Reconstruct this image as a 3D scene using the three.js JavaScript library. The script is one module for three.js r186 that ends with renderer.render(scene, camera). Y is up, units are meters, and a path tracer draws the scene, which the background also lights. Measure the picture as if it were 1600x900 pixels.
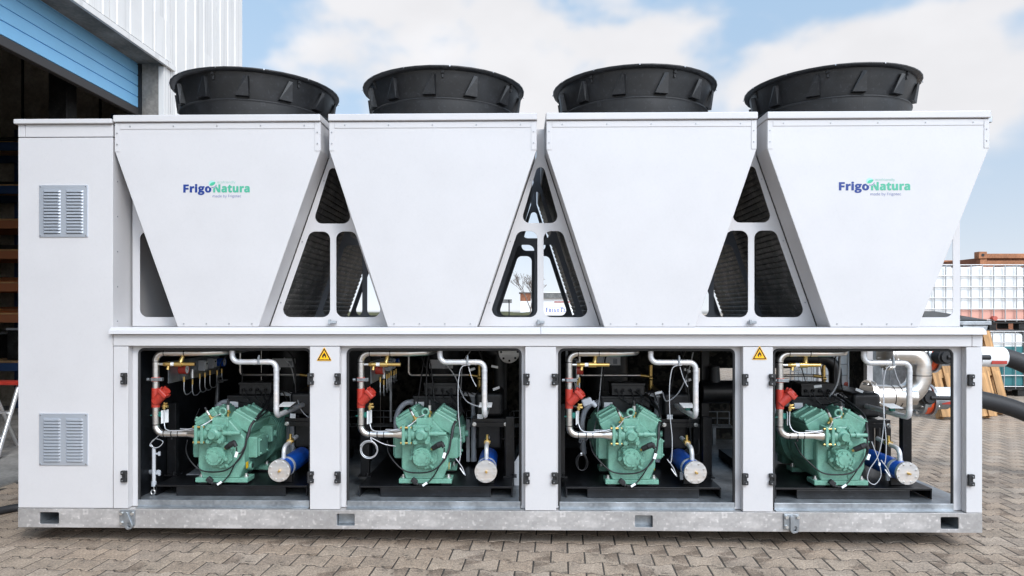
import * as THREE from 'three';
import { RoundedBoxGeometry } from 'three/addons/geometries/RoundedBoxGeometry.js';
import { mergeGeometries } from 'three/addons/utils/BufferGeometryUtils.js';

// ---------------------------------------------------------------- camera
const F = 1072, CX = 791, CY = 487, PSI = 0.0185, EYE_Y = 1.46, EYE_Z = 4.27;   // photo pixels, radians, metres
const scene = new THREE.Scene();
const camera = new THREE.PerspectiveCamera(2 * Math.atan(450 / F) * 180 / Math.PI, 16 / 9, 0.05, 2000);
camera.position.set(0, EYE_Y, EYE_Z);
camera.rotation.y = PSI;
camera.setViewOffset(1600, 900, 800 - CX, 450 - CY, 1600, 900);   // a shift lens: verticals stay upright

// a photo pixel gives a direction; the plane or ground it touches gives the distance
const ray = (px, py) => { const dx = (px - CX) / F, dy = (CY - py) / F; return [dx * Math.cos(PSI) - Math.sin(PSI), dy, -dx * Math.sin(PSI) - Math.cos(PSI)]; };
const P = (px, py, z) => { const d = ray(px, py), t = (z - EYE_Z) / d[2]; return [d[0] * t, EYE_Y + d[1] * t, z]; };
const PXW = (px, py, x) => { const d = ray(px, py), t = x / d[0]; return [x, EYE_Y + d[1] * t, EYE_Z + d[2] * t]; };
const G = (px, py, y = 0) => { const d = ray(px, py), t = (y - EYE_Y) / d[1]; return [d[0] * t, y, EYE_Z + d[2] * t]; };
const X0 = (px, z = 0) => P(px, CY, z)[0];
const Y0 = (py, z = 0) => P(811, py, z)[1];

// ---------------------------------------------------------------- random and noise
let seed = 20240611;
const rnd = () => { seed = (seed + 0x6D2B79F5) | 0; let t = Math.imul(seed ^ (seed >>> 15), 1 | seed); t = (t + Math.imul(t ^ (t >>> 7), 61 | t)) ^ t; return ((t ^ (t >>> 14)) >>> 0) / 4294967296; };
const rr = (a, b) => a + (b - a) * rnd();
const hash = (x, y, z) => { let h = Math.imul(x, 374761393) ^ Math.imul(y, 668265263) ^ Math.imul(z, 1442695041); h = Math.imul(h ^ (h >>> 13), 1274126177); return ((h ^ (h >>> 16)) >>> 0) / 4294967296; };
const sm = (t) => t * t * (3 - 2 * t);
const mix = (a, b, t) => a + (b - a) * t;
const clamp = (v, a = 0, b = 1) => Math.min(b, Math.max(a, v));
const sstep = (a, b, v) => sm(clamp((v - a) / (b - a)));
function vnoise(x, y, z, per = 0) {
  const xi = Math.floor(x), yi = Math.floor(y), zi = Math.floor(z), u = sm(x - xi), v = sm(y - yi), w = sm(z - zi);
  const m = (i) => (per ? ((i % per) + per) % per : i);
  const h = (a, b, c) => hash(m(xi + a), m(yi + b), zi + c);
  return mix(mix(mix(h(0, 0, 0), h(1, 0, 0), u), mix(h(0, 1, 0), h(1, 1, 0), u), v), mix(mix(h(0, 0, 1), h(1, 0, 1), u), mix(h(0, 1, 1), h(1, 1, 1), u), v), w);
}
function fbm(x, y, z, oct = 5, per = 0) { let s = 0, a = 0.5, n = 0; for (let i = 0; i < oct; i++) { s += a * vnoise(x, y, z + i * 17, per); n += a; a *= 0.5; x *= 2; y *= 2; z *= 2; per *= 2; } return s / n; }

// ---------------------------------------------------------------- sky, sun, exposure
const SUN = new THREE.Vector3(0.50 * Math.cos(0.68), Math.sin(0.68), 0.866 * Math.cos(0.68)).normalize();   // veiled sun, high behind the camera
const SKY_LEVEL = 1.0;
function makeSky() {
  const W = 2048, H = 1024, data = new Float32Array(W * H * 4);
  // clouds seen in the photograph: pixel centre, half-widths in pixels, strength
  const puffs = [[700, 40, 190, 75, 1.0], [860, 60, 170, 90, 1.0], [640, 110, 150, 60, .7], [980, 130, 110, 60, .9], [520, 110, 60, 40, .75], [580, 0, 70, 24, .7], [1060, 30, 60, 45, .4],
    [1210, 110, 70, 45, .75], [1420, 90, 110, 60, 1.0], [1530, 130, 120, 70, 1.0], [1390, 150, 120, 50, .8], [1560, 240, 60, 34, .6], [1330, 60, 40, 24, .5], [1590, 0, 50, 12, .6], [420, 140, 60, 30, .35], [1120, 175, 160, 40, .6], [780, 165, 260, 40, .7]]
    .map(([px, py, rx, ry, s]) => { const d = ray(px, py), n = Math.hypot(...d); return { az: Math.atan2(d[0], -d[2]), el: Math.asin(d[1] / n), rx: rx / F, ry: ry / F, s }; });
  for (let j = 0; j < H; j++) {
    const el = ((j + 0.5) / H - 0.5) * Math.PI, y = Math.sin(el), c = Math.cos(el);
    for (let i = 0; i < W; i++) {
      const th = ((i + 0.5) / W - 0.5) * 2 * Math.PI, x = c * Math.cos(th), z = c * Math.sin(th);
      const az = Math.atan2(x, -z), e = Math.max(el, 0.0);
      // clear air: paler towards the horizon
      const hz = Math.exp(-Math.max(y, 0) * 4.2);
      let r = mix(0.37, 0.93, hz), g = mix(0.61, 0.98, hz), b = mix(0.91, 1.03, hz);
      // cumulus
      let d = 0, body = 1;
      if (y > -.05) {
        const wx = (vnoise(x * 9 + 3, y * 14, z * 9) - .5) * .09, wy = (vnoise(x * 9 + 31, y * 14 + 9, z * 9) - .5) * .06;
        const n1 = fbm((x + wx) * 6 + 7, (y + wy) * 11, (z + wx) * 6 + 3, 7), n2 = fbm(x * 22 + 1, y * 34, z * 22, 5);
        let cov = 0;
        for (const p of puffs) { const dx = (az - p.az) / p.rx, dy = (e - p.el) / p.ry, q = dx * dx + dy * dy; if (q < 7) cov += p.s * Math.exp(-q * 0.9); }
        cov = 1 - Math.exp(-cov * 1.3);
        const inView = sstep(1.15, 0.8, Math.abs(az)) * sstep(0.62, 0.48, e);
        const free = sstep(0.40, 0.60, fbm(x * 2.6 + 5, y * 4, z * 2.6 + 2, 3));
        d = mix(free * .8, cov, inView);
        d = sstep(0.34, 0.76, d * 0.92 + (n1 - 0.5) * 1.15 + (n2 - 0.5) * 0.5);
        body = 0.95 + 0.20 * (fbm(x * 9, y * 17 + 5, z * 9 + 9, 5) - .35);
      }
      r = mix(r, 0.97 * body, d); g = mix(g, 0.97 * body, d); b = mix(b, 1.0 * body, d);
      // standard partly cloudy sky with a solar corona (CIE type 8): brighter round the sun, even elsewhere
      const ca = clamp(x * SUN.x + y * SUN.y + z * SUN.z, -1, 1), ch = Math.acos(ca);
      const f = (1 + 10 * (Math.exp(-3 * ch) - Math.exp(-3 * Math.PI / 2)) + 0.45 * ca * ca) / 1.1;
      let k = SKY_LEVEL * f;
      if (y < 0) { k *= 0.35; }
      const o = (j * W + i) * 4; data[o] = r * k; data[o + 1] = g * k; data[o + 2] = b * k; data[o + 3] = 1;
    }
  }
  const t = new THREE.DataTexture(data, W, H, THREE.RGBAFormat, THREE.FloatType);
  t.mapping = THREE.EquirectangularReflectionMapping; t.magFilter = THREE.LinearFilter; t.minFilter = THREE.LinearFilter; t.needsUpdate = true;
  return t;
}
scene.background = makeSky();
scene.environment = scene.background;
const sun = new THREE.DirectionalLight(new THREE.Color().setRGB(1.0, 0.93, 0.84), 1.25);
sun.position.copy(SUN).multiplyScalar(60); sun.castShadow = true; sun.shadow.radius = 20;
sun.shadow.mapSize.set(2048, 2048);
Object.assign(sun.shadow.camera, { left: -40, right: 40, top: 40, bottom: -40, near: 1, far: 200 });
scene.add(sun, sun.target);
const renderer = new THREE.WebGLRenderer({ antialias: true });
renderer.toneMapping = THREE.LinearToneMapping;
renderer.toneMappingExposure = 1.0;
renderer.shadowMap.enabled = true;

// ---------------------------------------------------------------- textures
function tex(size, fn, srgb = true, rep = 1) {
  const d = new Uint8Array(size * size * 4);
  for (let j = 0; j < size; j++) for (let i = 0; i < size; i++) {
    const c = fn(i / size, j / size), o = (j * size + i) * 4;
    d[o] = clamp(c[0]) * 255; d[o + 1] = clamp(c[1]) * 255; d[o + 2] = clamp(c[2]) * 255; d[o + 3] = 255;
  }
  const t = new THREE.DataTexture(d, size, size, THREE.RGBAFormat); t.magFilter = THREE.LinearFilter; t.minFilter = THREE.LinearMipmapLinearFilter; t.generateMipmaps = true;
  t.wrapS = t.wrapT = THREE.RepeatWrapping; t.repeat.set(rep, rep); if (srgb) t.colorSpace = THREE.SRGBColorSpace; t.needsUpdate = true; return t;
}
const g3 = (v) => [v, v, v];
const galvTex = tex(512, (u, v) => { const a = fbm(u * 8, v * 8, 3, 5, 8), b = fbm(u * 60, v * 60, 5, 2, 60), c = sstep(.52, .62, fbm(u * 5, v * 9, 11, 4, 0)); const s = 0.70 + (a - .5) * .34 + (b - .5) * .12 + c * .0; return [s * .985, s, s * 1.01]; }, true, 1);
const galvRough = tex(512, (u, v) => g3(0.32 + .5 * (fbm(u * 8, v * 8, 3, 5, 8) - .3)), false, 1);
const railTex = tex(512, (u, v) => { const a = fbm(u * 5, v * 10, 31, 6, 5), w = sstep(.50, .72, fbm(u * 7, v * 14, 37, 6, 7)), b = fbm(u * 70, v * 70, 5, 3, 70), sp = sstep(.80, .88, vnoise(u * 70, v * 70, 2, 70)); const s = .74 + (a - .5) * .16 + w * .08 + (b - .5) * .10 + sp * .10; return [s, s * .985, s * .97]; }, true, 1);
const inoxTex = tex(256, (u, v) => { const a = fbm(u * 4, v * 40, 1, 4, 4), b = fbm(u * 5, v * 5, 9, 4, 5); const s = .90 + (a - .5) * .10 + (b - .5) * .16; const t = sstep(.55, .75, b) * .07; return [s, s - t * .5, s - t]; }, true, 2);
const waveTex = tex(512, (u, v) => g3(.5 + (fbm(u * 3, v * 3, 41, 3, 3) - .5) * .9 + (fbm(u * 100, v * 100, 43, 2, 100) - .5) * .03), false, .8);
const paverTex = tex(1024, (u, v) => { const a = fbm(u * 160, v * 160, 1, 3, 160), b = fbm(u * 9, v * 9, 5, 5, 9), p = sstep(.7, .85, vnoise(u * 220, v * 220, 3, 220)), q = sstep(.78, .9, vnoise(u * 200, v * 200, 8, 200)), st = sstep(.62, .74, fbm(u * 7, v * 7, 21, 6, 7)), dk = sstep(.80, .86, vnoise(u * 13, v * 17, 33, 0) * .7 + fbm(u * 40, v * 40, 35, 3, 40) * .4); const s = .80 + (a - .5) * .36 + (b - .5) * .22 - p * .16 + q * .14 - st * .16 - dk * .25; return [s, s * (.985 - st * .02), s * (.96 - st * .03)]; }, true, 1);
const paverBump = tex(512, (u, v) => g3(.5 + (fbm(u * 120, v * 120, 1, 3, 120) - .5) * .8 + (fbm(u * 16, v * 16, 5, 3, 16) - .5) * .5), false, 1);
const grainTex = tex(256, (u, v) => g3(.5 + (fbm(u * 64, v * 64, 2, 3, 64) - .5)), false, 1);
const paintTex = tex(512, (u, v) => { const a = fbm(u * 6, v * 6, 2, 5, 6), b = fbm(u * 90, v * 90, 2, 2, 90), sp = sstep(.86, .93, vnoise(u * 120, v * 120, 4, 120)); const s = .97 + (a - .5) * .03 + (b - .5) * .01 - sp * .012; return [s, s, s]; }, true, 1);
const foamTex = tex(256, (u, v) => { const a = fbm(u * 30, v * 30, 2, 3, 30), k = sstep(.52, .6, fbm(u * 22, v * 22, 12, 3, 22)); const s = .52 + (a - .5) * .4 - k * .38; return [s * 1.02, s, s * .93]; }, true, 1.2);
const woodTex = tex(512, (u, v) => { const a = fbm(u * 2 + fbm(u * 4, v * 4, 3, 3, 4), v * 46, 3, 4, 0), b = fbm(u * 6, v * 6, 8, 4, 6); const s = .72 + (a - .5) * .42 + (b - .5) * .26; return [s, s * .80, s * .57]; }, true, 1);
const concTex = tex(512, (u, v) => { const a = fbm(u * 7, v * 7, 2, 6, 7), b = fbm(u * 80, v * 80, 2, 2, 80); const s = .62 + (a - .5) * .36 + (b - .5) * .14; return [s, s * .98, s * .95]; }, true, .5);
const cladTex = tex(512, (u, v) => { const a = fbm(u * 20, v * 2.0, 2, 4, 0), b = fbm(u * 5, v * 5, 6, 4, 5), st = sstep(.6, .8, fbm(u * 44, v * 1.2, 7, 3, 0)); const s = .95 + (b - .5) * .06 + (a - .5) * .05 - st * .06; return [s, s * .992, s * .98]; }, true, .4);
const greenTex = tex(256, (u, v) => { const a = fbm(u * 8, v * 8, 2, 5, 8), b = fbm(u * 60, v * 60, 4, 2, 60); const s = .88 + (a - .5) * .16 + (b - .5) * .14; return [s, s, s]; }, true, 3);
const blackTex = tex(256, (u, v) => { const a = fbm(u * 10, v * 10, 2, 5, 10), sp = sstep(.8, .9, vnoise(u * 60, v * 60, 2, 60)); const s = .62 + (a - .5) * .5 + sp * .3; return [s, s, s]; }, true, 1.5);

// ---------------------------------------------------------------- materials
const mat = (r, g, b, rough, metal = 0, o = {}) => { const m = new THREE.MeshStandardMaterial({ roughness: rough, metalness: metal, ...o }); m.color.setRGB(r, g, b); return m; };
const pmat = (r, g, b, rough, metal = 0, o = {}) => { const m = new THREE.MeshPhysicalMaterial({ roughness: rough, metalness: metal, ...o }); m.color.setRGB(r, g, b); return m; };
const M = {
  white: mat(.600, .587, .590, .36, 0, { map: paintTex, bumpMap: waveTex, bumpScale: .0022 }),
  galv: mat(.80, .83, .86, .42, .75, { map: galvTex }),
  rail: mat(.80, .79, .79, .48, .35, { map: railTex, bumpMap: grainTex, bumpScale: .0004 }),
  ventAlu: mat(.55, .59, .65, .30, .55, {}),
  inox: mat(.90, .875, .84, .28, .95, { map: inoxTex }),
  silver: mat(.80, .81, .83, .38, .35, { map: inoxTex }),
  steelBolt: mat(.72, .72, .70, .3, .9),
  brass: mat(.80, .56, .20, .30, .9, { map: inoxTex }),
  red: mat(.52, .045, .028, .42, 0, { map: greenTex }),
  redDull: mat(.48, .10, .07, .5),
  green: mat(.185, .415, .315, .40, 0, { map: greenTex, bumpMap: grainTex, bumpScale: .0005 }),
  blue: mat(.010, .11, .58, .30, 0, { map: greenTex }),
  alu: mat(.80, .80, .80, .36, .65, { map: inoxTex }),
  black: mat(.018, .019, .022, .42, 0, { map: blackTex }),
  skid: mat(.016, .017, .020, .33, .1, { map: blackTex }),
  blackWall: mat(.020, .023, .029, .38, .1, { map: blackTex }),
  rubber: mat(.014, .014, .015, .65),
  hose: mat(.018, .018, .020, .6, 0, { bumpMap: grainTex, bumpScale: .001 }),
  fan: mat(.020, .021, .024, .46, 0, { map: blackTex, bumpMap: grainTex, bumpScale: .0004 }),
  foam: mat(.15, .145, .13, .95, 0, { map: foamTex, bumpMap: foamTex, bumpScale: .003 }),
  coil: mat(.34, .325, .30, .5, .3, { map: blackTex }),
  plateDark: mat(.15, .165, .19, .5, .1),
  screw: mat(.35, .36, .38, .35, .8),
  greyPlastic: mat(.36, .38, .41, .5),
  label: mat(.82, .83, .84, .55),
  cable: mat(.010, .010, .011, .5),
  cableGrey: mat(.45, .46, .48, .45),
  wire: mat(.62, .63, .65, .35, .6),
  teal: mat(.01, .16, .13, .4),
  orange: mat(.75, .09, .02, .42),
  yellow: mat(.80, .50, .01, .5),
  clad: mat(.80, .80, .80, .45, 0, { map: cladTex }),
  cladBack: mat(.55, .55, .56, .6),
  doorBlue: mat(.25, .57, .88, .42, 0, { map: paintTex }),
  sealDark: mat(.045, .042, .042, .6),
  concrete: mat(.62, .61, .60, .9, 0, { map: concTex }),
  hallWall: mat(.88, .80, .69, .9, 0, { map: concTex }),
  rackBlue: mat(.02, .045, .11, .5),
  rackOrange: mat(.30, .11, .05, .5),
  darkSteel: mat(.05, .048, .046, .5, .4, { map: blackTex }),
  copper: mat(.72, .32, .16, .35, .9),
  wood: mat(.95, .87, .76, .8, 0, { map: woodTex }),
  woodGrey: mat(.82, .75, .67, .85, 0, { map: woodTex }),
  ibc: mat(.84, .84, .82, .5),
  ibcPink: mat(.70, .36, .28, .5),
  ibcTeal: mat(.03, .16, .17, .45),
  ibcRed: mat(.55, .15, .13, .5),
  cage: mat(.48, .48, .48, .4, .7),
  rust: mat(1.0, .43, .21, .75, 0, { map: concTex }),
  rustDark: mat(.62, .25, .13, .8, 0, { map: concTex }),
  farWhite: mat(.78, .78, .78, .7, 0, { map: paintTex }),
  farGrey: mat(.42, .44, .45, .7, 0, { map: concTex }),
  bark: mat(.17, .14, .12, .9),
  grass: mat(.20, .20, .07, .95, 0, { map: concTex }),
  soil: mat(.075, .065, .056, .95, 0, { map: paverTex }),
  yard: mat(.62, .53, .44, .9, 0, { map: paverTex }),
};

// ---------------------------------------------------------------- geometry helpers
const V = (p) => new THREE.Vector3(p[0], p[1], p[2]);
const flat = (g) => { const n = g.index ? g.toNonIndexed() : g; for (const k of Object.keys(n.attributes)) if (!['position', 'normal', 'uv'].includes(k)) n.deleteAttribute(k); n.morphAttributes = {}; return n; };
const mrg = (...l) => { const a = l.flat().map(flat); return a.length === 1 ? a[0] : mergeGeometries(a); };
const tr = (g, x = 0, y = 0, z = 0, rx = 0, ry = 0, rz = 0) => { g.applyMatrix4(new THREE.Matrix4().compose(new THREE.Vector3(x, y, z), new THREE.Quaternion().setFromEuler(new THREE.Euler(rx, ry, rz)), new THREE.Vector3(1, 1, 1))); return g; };
const bx = (w, h, d, x = 0, y = 0, z = 0, r = .003) => flat(tr(r > 0 && Math.min(w, h, d) > r * 2.5 ? new RoundedBoxGeometry(w, h, d, 1, r) : new THREE.BoxGeometry(w, h, d), x, y, z));
const bx2 = (x0, x1, y0, y1, z0, z1, r = .003) => bx(Math.abs(x1 - x0), Math.abs(y1 - y0), Math.abs(z1 - z0), (x0 + x1) / 2, (y0 + y1) / 2, (z0 + z1) / 2, r);
function cyl(a, b, r, r2 = r, seg = 20) { const A = V(a), B = V(b), d = B.clone().sub(A), g = new THREE.CylinderGeometry(r2, r, d.length(), seg); g.applyQuaternion(new THREE.Quaternion().setFromUnitVectors(new THREE.Vector3(0, 1, 0), d.normalize())); g.translate((A.x + B.x) / 2, (A.y + B.y) / 2, (A.z + B.z) / 2); return flat(g); }
const ball = (x, y, z, r, sx = 1, sy = 1, sz = 1) => { const g = new THREE.SphereGeometry(r, 18, 12); g.scale(sx, sy, sz); g.translate(x, y, z); return flat(g); };
const tor = (R, r, x, y, z, rx = 0, ry = 0, rz = 0, seg = 24) => flat(tr(new THREE.TorusGeometry(R, r, 8, seg), x, y, z, rx, ry, rz));
// outline with rounded corners; pts [[x, y, radius?], ...]
function roundPath(pts, rdef, Cls = THREE.Shape) {
  const s = new Cls(), n = pts.length;
  for (let i = 0; i < n; i++) {
    const p = pts[i], a = pts[(i + n - 1) % n], b = pts[(i + 1) % n], r0 = p[2] ?? rdef;
    const da = [a[0] - p[0], a[1] - p[1]], db = [b[0] - p[0], b[1] - p[1]], la = Math.hypot(...da), lb = Math.hypot(...db);
    const half = Math.acos(clamp((da[0] * db[0] + da[1] * db[1]) / la / lb, -1, 1)) / 2, t = Math.min(r0 / Math.tan(half), la * .49, lb * .49), r = t * Math.tan(half);
    const A = [p[0] + da[0] / la * t, p[1] + da[1] / la * t], B = [p[0] + db[0] / lb * t, p[1] + db[1] / lb * t];
    i ? s.lineTo(...A) : s.moveTo(...A);
    if (r > 1e-5) {
      const bis = [da[0] / la + db[0] / lb, da[1] / la + db[1] / lb], lbis = Math.hypot(...bis), dc = r / Math.sin(half), c = [p[0] + bis[0] / lbis * dc, p[1] + bis[1] / lbis * dc];
      const a0 = Math.atan2(A[1] - c[1], A[0] - c[0]); let a1 = Math.atan2(B[1] - c[1], B[0] - c[0]) - a0; if (a1 > Math.PI) a1 -= 2 * Math.PI; if (a1 < -Math.PI) a1 += 2 * Math.PI;
      for (let k = 1; k <= 6; k++) s.lineTo(c[0] + r * Math.cos(a0 + a1 * k / 6), c[1] + r * Math.sin(a0 + a1 * k / 6));
    }
  }
  s.closePath(); return s;
}
// plate cut from an outline: front face at z, thickness back from it
function plate(pts, z, thick, { r = 0, holes = [], bev = .0015 } = {}) {
  const s = roundPath(pts, r); for (const h of holes) s.holes.push(h);
  const b = Math.min(bev, thick * .3), g = new THREE.ExtrudeGeometry(s, { depth: thick - 2 * b, bevelEnabled: b > 0, bevelThickness: b, bevelSize: b, bevelOffset: -b, bevelSegments: 1, curveSegments: 8 });
  g.translate(0, 0, z - thick + b); return flat(g);
}
// pipe along a polyline with bent corners
function bendPts(pts, R, seg = 8) {
  const out = [], v = pts.map(V);
  for (let i = 0; i < v.length; i++) {
    if (i === 0 || i === v.length - 1) { out.push(v[i]); continue; }
    const p = v[i], da = v[i - 1].clone().sub(p), db = v[i + 1].clone().sub(p), la = da.length(), lb = db.length(); da.normalize(); db.normalize();
    const ang = Math.acos(clamp(da.dot(db), -1, 1)), half = ang / 2; if (ang > 3.1) { out.push(p); continue; }
    const t = Math.min(R / Math.tan(half), la * .49, lb * .49), r = t * Math.tan(half), c = p.clone().add(da.clone().add(db).normalize().multiplyScalar(r / Math.sin(half)));
    const A = p.clone().addScaledVector(da, t).sub(c), ax = A.clone().cross(p.clone().addScaledVector(db, t).sub(c)).normalize(), tot = Math.PI - ang;
    for (let k = 0; k <= seg; k++) out.push(c.clone().add(A.clone().applyAxisAngle(ax, tot * k / seg)));
  }
  return out;
}
function sweep(pts, r, seg = 14, closed = false) {
  const n = pts.length, pos = [], nor = [], uv = [], idx = [], T = [];
  for (let i = 0; i < n; i++) { const a = pts[closed ? (i + n - 1) % n : Math.max(0, i - 1)], b = pts[closed ? (i + 1) % n : Math.min(n - 1, i + 1)]; T.push(b.clone().sub(a).normalize()); }
  let u = new THREE.Vector3(0, 1, 0); if (Math.abs(T[0].dot(u)) > .9) u.set(1, 0, 0); u.sub(T[0].clone().multiplyScalar(u.dot(T[0]))).normalize();
  const rad = typeof r === 'function' ? r : () => r; let L = 0;
  const rings = closed ? n + 1 : n;
  for (let q = 0; q < rings; q++) {
    const i = q % n; if (q) { L += pts[i].distanceTo(pts[(q - 1) % n]); const ax = T[(q - 1) % n].clone().cross(T[i]), s = ax.length(); if (s > 1e-7) u.applyAxisAngle(ax.normalize(), Math.asin(clamp(s, 0, 1))); u.sub(T[i].clone().multiplyScalar(u.dot(T[i]))).normalize(); }
    const w = T[i].clone().cross(u), R = rad(q / (rings - 1));
    for (let k = 0; k <= seg; k++) { const a = k / seg * 2 * Math.PI, d = u.clone().multiplyScalar(Math.cos(a)).addScaledVector(w, Math.sin(a)); pos.push(pts[i].x + d.x * R, pts[i].y + d.y * R, pts[i].z + d.z * R); nor.push(d.x, d.y, d.z); uv.push(k / seg * 2 * Math.PI * R, L); }
  }
  for (let q = 0; q < rings - 1; q++) for (let k = 0; k < seg; k++) { const a = q * (seg + 1) + k, b = a + seg + 1; idx.push(a, a + 1, b, a + 1, b + 1, b); }
  if (!closed) for (const [q, s] of [[0, -1], [rings - 1, 1]]) { const c = pos.length / 3, t = T[q].clone().multiplyScalar(s); pos.push(pts[q].x, pts[q].y, pts[q].z); nor.push(t.x, t.y, t.z); uv.push(0, 0); for (let k = 0; k <= seg; k++) { const o = (q * (seg + 1) + k) * 3; pos.push(pos[o], pos[o + 1], pos[o + 2]); nor.push(t.x, t.y, t.z); uv.push(0, 0); } for (let k = 0; k < seg; k++) s > 0 ? idx.push(c, c + 1 + k, c + 2 + k) : idx.push(c, c + 2 + k, c + 1 + k); }
  const g = new THREE.BufferGeometry(); g.setAttribute('position', new THREE.Float32BufferAttribute(pos, 3)); g.setAttribute('normal', new THREE.Float32BufferAttribute(nor, 3)); g.setAttribute('uv', new THREE.Float32BufferAttribute(uv, 2)); g.setIndex(idx);
  return flat(g);
}
const pipe = (pts, r, R = r * 2, seg = 14) => sweep(bendPts(pts, R), r, seg);
const curve = (pts, r, n = 28, seg = 6) => sweep(new THREE.CatmullRomCurve3(pts.map(V), false, 'centripetal').getPoints(n), r, seg);
function lathe(prof, seg = 48) { return flat(new THREE.LatheGeometry(prof.map((p) => new THREE.Vector2(p[0], p[1])), seg)); }
// uv in metres from the side a face looks to
function metreUV(g) {
  const p = g.attributes.position, n = g.attributes.normal, uv = new Float32Array(p.count * 2);
  for (let i = 0; i < p.count; i++) { const ax = Math.abs(n.getX(i)), ay = Math.abs(n.getY(i)), az = Math.abs(n.getZ(i)); let u, v; if (az >= ax && az >= ay) { u = p.getX(i); v = p.getY(i); } else if (ay >= ax) { u = p.getX(i); v = p.getZ(i); } else { u = p.getZ(i); v = p.getY(i); } uv[i * 2] = u; uv[i * 2 + 1] = v; }
  g.setAttribute('uv', new THREE.BufferAttribute(uv, 2)); return g;
}
const taken = {};
const numbered = (n) => { const k = (taken[n] = (taken[n] ?? -1) + 1); return k ? `${n}_${String(k).padStart(3, '0')}` : n; };
function part(parent, name, geo, m, o = {}) {
  const g = Array.isArray(geo) ? mrg(...geo) : flat(geo); if (!o.keepUV) metreUV(g);
  const s = new THREE.Mesh(g, m); s.name = name; s.castShadow = s.receiveShadow = true; parent.add(s);
  if (o.label) s.userData.label = o.label; if (o.kind) s.userData.kind = o.kind; return s;
}
function thing(name, label, category, group, pos = [0, 0, 0]) { const o = new THREE.Group(); o.name = numbered(name); o.userData = { label, category }; if (group) o.userData.group = group; o.position.set(...pos); scene.add(o); return o; }
function shared(parent, name, geometry, m, pos, rot) { const s = new THREE.Mesh(geometry, m); s.name = name; s.castShadow = s.receiveShadow = true; s.position.set(...pos); if (rot) s.rotation.set(...rot); parent.add(s); return s; }
function canvasTex(w, h, draw) { const c = document.createElement('canvas'); c.width = w; c.height = h; draw(c.getContext('2d'), w, h); const t = new THREE.CanvasTexture(c); t.colorSpace = THREE.SRGBColorSpace; t.magFilter = THREE.LinearFilter; t.anisotropy = 8; return t; }

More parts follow.
